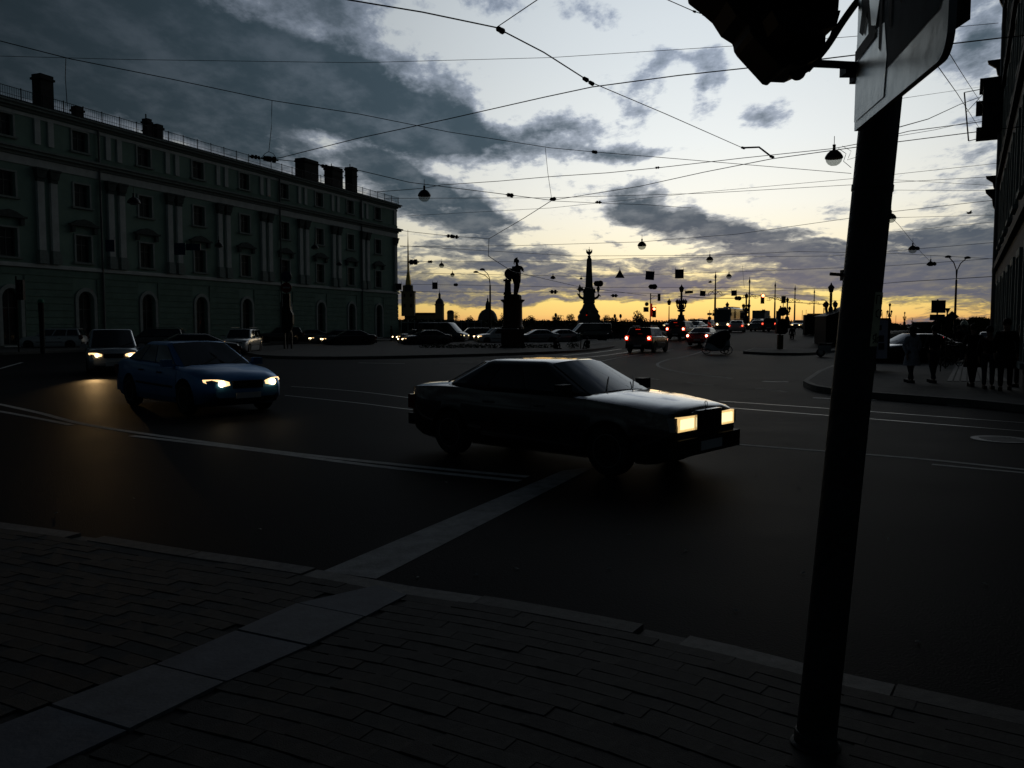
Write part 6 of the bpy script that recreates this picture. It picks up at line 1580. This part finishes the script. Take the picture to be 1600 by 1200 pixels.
# ---------------------------------------------------------------- tram poles and ornate lamps of the bridge
def tram_pole(px, d, ytop, label):
    x, y = pp(px, d); zb_ = onbridge(x, y); k = d/1300.; t = thing('tram_pole', label, 'pole', (x, y, zb_), 0, 'tall tram poles along the bridge'); H = zy(ytop, d, zb_)
    MB().tube([(0, 0, 0), (0, 0, .9), (0, 0, 1.0), (0, 0, H*.55), (0, 0, H*.56), (0, 0, H*.9)], [.24, .22, .17, .14, .11, .09], 8).build('shaft', iron, t)
    MB().lathe([(.10, H*.88), (.17, H*.9), (.12, H*.93), (.05, H*.96), (.03, H)], n=8).build('finial', iron, t)
    s = MB()
    for sg_ in (1, -1):
        s.tube([(0, 0, H*.60), (sg_*.5, 0, H*.665), (sg_*.95, 0, H*.64), (sg_*1.0, 0, H*.60)], .045, 5); s.tube([(0, 0, H*.70), (sg_*.5, 0, H*.64), (sg_*.9, 0, H*.585), (sg_*1.5, 0, H*.60)], .035, 5)
    s.build('scroll_arms', iron, t)
for px, d, yt, lb in ((1116, 122, 425, 'tallest tram pole, left of the coach'), (1169, 136, 433, 'tram pole rising beside the right end of the coach'), (1209, 150, 440, 'tram pole right of the lit red bridge signal'),
                  (1240, 163, 446, 'tram pole above the standing figure on the island'), (1270, 180, 451, 'thin tram pole above the billboard')):
    tram_pole(px, d, yt, lb)
def candelabrum(px, d, ytop, label, n3=True, thin=False):
    x, y = pp(px, d); zb_ = onbridge(x, y); t = thing('ornate_lamp', label, 'street lamp', (x, y, zb_), 0, 'ornate cast-iron lamps of the bridge'); H = zy(ytop, d, zb_); w = H*.075
    if thin: MB().tube([(0, 0, 0), (0, 0, H*.8)], [.11, .06], 8).build('shaft', iron, t)
    else:
        MB().lathe([(w*1.9, 0), (w*1.8, H*.06), (w*1.3, H*.1), (w*1.1, H*.27), (w*.85, H*.33), (w*.9, H*.36), (w*.45, H*.37), (w*.4, H*.42), (w*1.1, H*.44), (w*1.1, H*.46), (w*.4, H*.48), (w*.55, H*.56), (w*.3, H*.6), (w*.3, H*.82)], n=8).build('shaft', granite if False else iron, t)
    def lan(cx_, cy_, z0, s): MB().lathe([(.05*s, 0), (.16*s, .05*s), (.26*s, .42*s), (.30*s, .45*s), (.20*s, .58*s), (.08*s, .70*s), (.03*s, .86*s)], (cx_, cy_, z0), 8).build('lantern', iron, t)
    s = H*.17
    lan(0, 0, H*.82, s*1.15)
    if not thin:
        for a in range(4 if n3 else 0):
            ang = a*1.5708+.3; cx_, cy_ = w*1.3*math.cos(ang), w*1.3*math.sin(ang)
            MB().tube([(0, 0, H*.50), (cx_*.7, cy_*.7, H*.49), (cx_, cy_, H*.55), (cx_, cy_, H*.60)], w*.22, 5).build('bracket', iron, t); lan(cx_, cy_, H*.58, s*.8)
for px, d, yt, lb, th_ in ((1063.5, 100, 444, 'ornate branched lamp on a tapered base below the blue signs', False), (1164.5, 130, 457, 'ornate branched lamp just left of the second tram pole', False),
        (1228.5, 150, 464, 'ornate branched lamp right of the sign cluster', False), (1296, 66, 441, 'large ornate lamp rising from behind the kiosk', False),
        (1044.5, 120, 466, 'slender single lantern left of the ornate branched lamp', True), (1135, 150, 471, 'small slender lantern above the coach', True),
        (1285.5, 120, 472, 'slender single lantern left of the large ornate lamp', True), (1388, 190, 472.5, 'tallest far lamp right of the near pole', False), (1411.5, 235, 486.5, 'second far lamp down the foliage slope', False),
        (1423.5, 290, 497, 'third, smallest far ornate lamp at the foot of the slope', False), (1431, 330, 505-1.5, 'tiny slender far lamp at the foot of the slope', True)):
    candelabrum(px, d, yt, lb, True, th_)
# masts far away
for px, yt, d, lb in ((1325, 470, 230, 'thin mast hidden behind the near pole'), (1258, 484, 260, 'short thin mast above the left end of the billboard'), (1252, 485, 200, 'short thin mast just left of the billboard'),
    (1372, 484, 260, 'thin mast between the near pole and the tallest far lamp'), (1377, 487, 260, 'second thin mast left of the tallest far lamp'), (1383, 486, 270, 'thin mast touching the tallest far lamp on its left'), (1398, 493, 260, 'thin mast between the tallest and the second far lamp')):
    x, y = pp(px, d); zb_ = onbridge(x, y); t = thing('far_mast', lb, 'mast', (x, y, zb_), 0, 'thin distant masts')
    MB().tube([(0, 0, 0), (0, 0, zy(yt, d, zb_))], .06, 5).build('shaft', iron, t)
x, y = pp(1288, 150); zb_ = onbridge(x, y); t = thing('curved_lamp', 'distant lamp post with one curved arm above the billboard', 'street lamp', (x, y, zb_)); H = zy(469, 150, zb_)
MB().tube([(0, 0, 0), (0, 0, H*.97), (-.15, 0, H), (-.45, 0, H)], .05, 5).build('post', iron, t); MB().box((-.55, 0, H), (.5, .3, .12)).build('lamp_head', iron, t)
# ---------------------------------------------------------------- overhead wires
wirem = mat('wire', (.02, .02, .02), .6, .3, var=0)
def dep(y, h=6.2, cap=150): return min(cap, 1300*(h-CZ)/max(510-y, 1))
def wire(pts, label, r=.008, sag=0., cat='overhead wire', h=6.2, name='overhead_wire', beads=(), segs=10, drop=None):
    q = [AT(p_[0], p_[1], p_[2] if len(p_) > 2 else dep(p_[1], h)) for p_ in pts]
    out = []
    for a, c_ in zip(q, q[1:]):
        for k in range(segs):
            t_ = k/segs; p_ = a.lerp(c_, t_); p_.z -= sag*4*t_*(1-t_); out.append(p_)
    out.append(q[-1])
    t = thing(name, label, cat, tuple(out[0])); base_ = out[0].copy()
    MB().tube([p_-base_ for p_ in out], r, 5).build('cable', wirem, t)
    for (bx_, by_, s) in beads:
        d_ = min(out, key=lambda p_: abs(project(p_)[0]-bx_)); c_ = AT(bx_, by_, d_.y)-base_; v = (out[-1]-out[0]).normalized()*s
        MB().tube([c_-v, c_-v*.7, c_-v*.6, c_-v*.1, c_-v*.1, c_+v*.1, c_+v*.15, c_+v*.6, c_+v*.7, c_+v], [s*q_ for q_ in (.12, .14, .42, .42, .2, .2, .46, .46, .14, .12)], 8).build('insulator', plastic, t)
    return t
wire([(500, -12, 11.4), (545, 0, 11.6), (660, 19, 12.2), (775, 43, 12.8)], 'thick span wire entering at the top edge and ending at the first insulator', .011)
wire([(775, 43, 12.8), (850, 82, 13.5), (922, 128, 14.8)], 'thick span wire between the two dark insulators in the upper middle', .011, beads=((782, 47, .10), (915, 124, .085), (924, 130, .08)))
wire([(922, 128, 14.8), (1040, 178, 17.4), (1160, 231, 20.6)], 'thin wire falling right from the second insulator to the bent arm', .008)
wire([(1160, 231, 20.6), (1186, 230, 20.8), (1207, 246, 21)], 'short bent black arm at the end of the falling wire', .022, cat='wire fitting', name='wire_arm', segs=3, beads=((1161, 231, .07), (1206, 245, .08)))
wire([(777, 42, 12.8), (842, -2, 11.5)], 'thin stay rising from the first insulator to the top edge', .007)
wire([(415, 250, 21.6), (440, 246, 21.4), (560, 216, 19.6), (700, 186, 17.6), (850, 152, 16.0), (925, 136, 15.2), (1060, 118, 14.4), (1180, 105, 13.9), (1345, 85, 13.3), (1550, 61, 12.6), (1700, 44, 12.2)], 'long contact wire rising right across the sky from the green roof', .010, segs=3)
wire([(-60, 54, 13), (0, 64, 13.4), (110, 92, 14.2), (265, 123, 15.4), (425, 157, 16.8), (560, 178, 18), (700, 206, 19.5), (860, 231, 21.5), (930, 237.5, 22), (1080, 250, 23), (1330, 271, 24)], 'long wire descending from the left edge over the roof to the right', .008, segs=3, beads=((929, 237.5, .10),))
wire([(-60, 86, 16), (200, 93, 16.4), (560, 98, 16.8), (860, 90, 16.6), (1160, 71, 15.8), (1345, 56, 15.2), (1560, 36, 14.6)], 'faint thin wire crossing the dark cloud', .005, segs=4)
wire([(103, 90, 14.2), (102, 120, 14.25), (105, 166, 14.3)], 'thin drop wire left, ending above the roof rail', .006, segs=2)
wire([(425, 157, 16.8), (424, 200, 16.8), (420, 238, 16.9)], 'thin drop wire above the cluster of insulators', .006, segs=2)
wire([(410, 245, 16.9), (414, 240, 16.9), (420, 237, 16.9), (427, 240, 16.9), (431, 246, 16.9)], 'small wire hoop over the insulators at the roof edge', .006, segs=2)
wire([(388, 245, 21.8), (396, 246, 21.8), (430, 249, 21.8), (470, 253, 22), (560, 266, 22.6), (640, 285, 23.6), (760, 300, 24.6), (862, 313, 26)], 'wire with insulators running behind the roof chimneys', .010, segs=3, beads=((397, 245, .12), (402, 246, .10), (418, 248, .16), (424, 249, .18), (507, 260, .12), (516, 262, .12), (797, 305, .14)))
wire([(852, 231, 21.5), (856, 270, 21.8), (862, 311, 22)], 'long drop wire hanging above the small dark joint', .006, segs=2)
wire([(862, 313, 28), (1000, 291, 25.4), (1100, 269, 23), (1207, 248, 20.9), (1345, 229, 20), (1550, 203, 18.5), (1650, 192, 18)], 'contact wire rising right from the small dark joint', .010, segs=3, beads=((864, 311, .14),))
wire([(864, 312, 28), (820, 340, 31), (764, 373, 37)], 'thin wire falling left from the small dark joint', .012, segs=2)
wire([(764, 373, 37), (763, 400, 37)], 'short drop below the falling wire', .012, segs=2)
wire([(763, 400, 37), (800, 424, 50), (900, 447, 70), (1010, 462, 90)], 'thin wire falling right behind the statue', .018, segs=2)
wire([(585, 300, 27), (640, 296, 27), (663, 294, 27), (690, 289, 27), (780, 283, 26.6), (860, 276, 26), (950, 270, 25.6), (1030, 262, 25.2), (1160, 247, 24.4), (1303, 232, 23.6), (1345, 224, 23), (1420, 205, 22), (1550, 188, 21)], 'looping cable carrying the globe lamps', .010, segs=3, beads=((1027, 262, .08),))
wire([(600, 310, 33), (860, 309, 33), (1100, 302, 32.6), (1345, 288, 32), (1550, 276, 31)], 'thin level wire below the globe lamps', .009)
wire([(625, 338, 44), (860, 325, 42), (1100, 300, 39), (1345, 278, 36), (1560, 255, 34)], 'faint wire rising right in the middle of the sky', .009)
wire([(560, 350, 44), (640, 362, 44), (705, 369, 44), (764, 373, 44)], 'wire with two small insulators right of the building corner', .013, beads=((703, 369, .22), (711, 370, .22)))
wire([(863, 314, 40), (930, 317, 40), (1010, 320, 40), (1080, 325, 40)], 'short wire with an insulator above the long dark cloud', .011, beads=((935, 316, .16),))
wire([(625, 385, 64), (800, 384, 64), (1000, 378, 62), (1150, 366, 60), (1320, 342, 56), (1400, 330, 54), (1560, 312, 50)], 'span wire holding the lamp above the obelisk', .016)
wire([(625, 384, 76), (900, 400, 76), (1109, 399, 76), (1250, 393, 76), (1400, 396, 70), (1560, 405, 66)], 'span wire holding the lamp above the tram poles', .018)
wire([(625, 408, 84), (690, 409, 84), (864, 409, 84), (1000, 403, 84), (1300, 400, 80), (1552, 379, 70)], 'far span wire over the statue', .018, beads=((646, 409.5, .6), (672, 409, .3)))
wire([(625, 426, 92), (760, 429, 92), (920, 432, 92), (1139, 425, 92), (1380, 416, 86), (1552, 404, 76)], 'far span wire level with the hanging signs', .02)
wire([(625, 444, 100), (760, 446, 100), (900, 449, 100), (1080, 449, 100), (1300, 451, 96), (1400, 441, 60), (1552, 432, 44)], 'far dark wire running across to the right-hand building', .02, beads=((712, 445, .4), (935, 443, .8), (1020, 448, .7)))
wire([(625, 455, 110), (760, 457, 110), (900, 456, 110), (1096, 460, 112), (1300, 463, 112)], 'lowest far wire above the bridge', .022, beads=((865, 456, .6), (907, 452, .5), (960, 462, .5)))
wire([(1060, 463, 86), (1110, 466, 86), (1150, 466, 86), (1192, 462, 86), (1230, 472, 90), (1300, 476, 100)], 'thick far wire holding the lit red bridge signal', .035, beads=((1153, 466, .5),))
wire([(1062, 454, 110), (1116, 455, 110), (1169, 457, 120), (1240, 453, 130), (1275, 451, 150)], 'wire linking the tops of the tram poles', .02)
wire([(1160, 415, 90), (1162, 440, 90), (1163, 450, 90)], 'thin drop wire right of the small globe lamp', .015, segs=2)
wire([(1386, 333, 46), (1405, 352, 48), (1426, 378, 52), (1440, 395, 56), (1453, 408, 62)], 'slanting cable through the two lamps right of the near pole', .012, segs=2, beads=((1434, 388, .25), (1460, 412, .3)))
wire([(1310, 232, 23.6), (1322, 240, 23.5), (1318, 252, 23.4), (1330, 262, 23.3)], 'tangle of thin cable beside the largest globe lamp', .008, segs=3)
wire([(1316, 228, 23.6), (1330, 236, 23.4), (1324, 250, 23.5), (1336, 246, 23.2)], 'second loop of tangled cable beside the largest globe lamp', .006, segs=3)
wire([(1460, 96, 14), (1495, 145, 20), (1535, 208, 41)], 'steep stay crossing behind the sign to the bay window', .008, segs=4)
wire([(1474, 68, 14), (1500, 110, 20), (1540, 172, 41)], 'second steep stay running beside the first', .008, segs=4)
wire([(1400, 200, 24), (1450, 186, 28), (1500, 163, 36), (1530, 152, 41)], 'sagging cable from the near pole side to the bay window', .014, segs=3)
wire([(1400, 213, 26), (1460, 203, 30), (1530, 187, 40)], 'thin cable under the sagging one', .008, segs=3)
wire([(1400, 155, 22), (1530, 136, 40)], 'straight thin cable over the sagging one', .006)
wire([(1030, -6, 11.4), (1085, 18, 11.8), (1101, 23, 12), (1125, 30, 12.2)], 'short wire with clips at the top beside the black signal', .006, beads=((1085, 18, .035), (1101, 23, .05)))
for i, (a, c_, e, g, l) in enumerate(((1400, 281, 1552, 290, 'upper'), (1400, 297, 1552, 298, 'middle'), (1400, 340, 1552, 336, 'lower'), (1400, 362, 1552, 347, 'lowest'))):
    wire([(a-60, c_+3, 40), (a, c_, 40), (e, g, 42)], l+' faint wire between the near pole and the right-hand building', .009)
for (px, py, lb) in ((1190, 413, 'tiny bird or clip on the sky near the far wires'),): pass
b_ = [(1345, 470, 478, 4)]
for (px, py, s, lb) in ((1110, 441, .3, 'bird flying left of the first tram pole'), (1515, 333, .25, 'bird flying near the right-hand building')):
    p = AT(px, py, 80 if px < 1300 else 60); t = thing('bird', lb, 'bird', tuple(p))
    MB().lathe([(.01, -.22), (.06, -.08), (.07, .05), (.02, .2)], n=6).build('body', plastic, t).rotation_euler = (0, R(80), 0)
    for s_ in (1, -1): MB().add([(0, 0, 0), (-.12, s_*.05, .02), (-.1, s_*.38, .16), (.06, s_*.2, .1)], [(0, 1, 2, 3)]).build('wing', plastic, t)
# ---------------------------------------------------------------- small litter on the road
for k in range(26):
    px, py = random.uniform(50, 1550), random.uniform(740, 1020); p = G(px, py, 0)
    if p.y < kl[0].y*0+3.6: continue
    nearest = min((q_-p).length for q_ in kl)
    if nearest < .3 or not (p.y > min(kl, key=lambda q_: abs(q_.x-p.x)).y+.2): continue
    t = MB().add([(0, 0, 0), (.03, .005, .004), (.035, .02, .008), (.004, .022, .003), (.018, .012, .012)], [(0, 1, 4), (1, 2, 4), (2, 3, 4), (3, 0, 4)]).build('litter', mat('litter_pale', (.3, .3, .28), .7, var=0), loc=(p.x, p.y, .006))
    t.rotation_euler = (0, 0, random.uniform(0, 6)); tag(t, 'tiny pale scrap of litter lying on the dark road', 'litter', 'scraps of litter on the road')
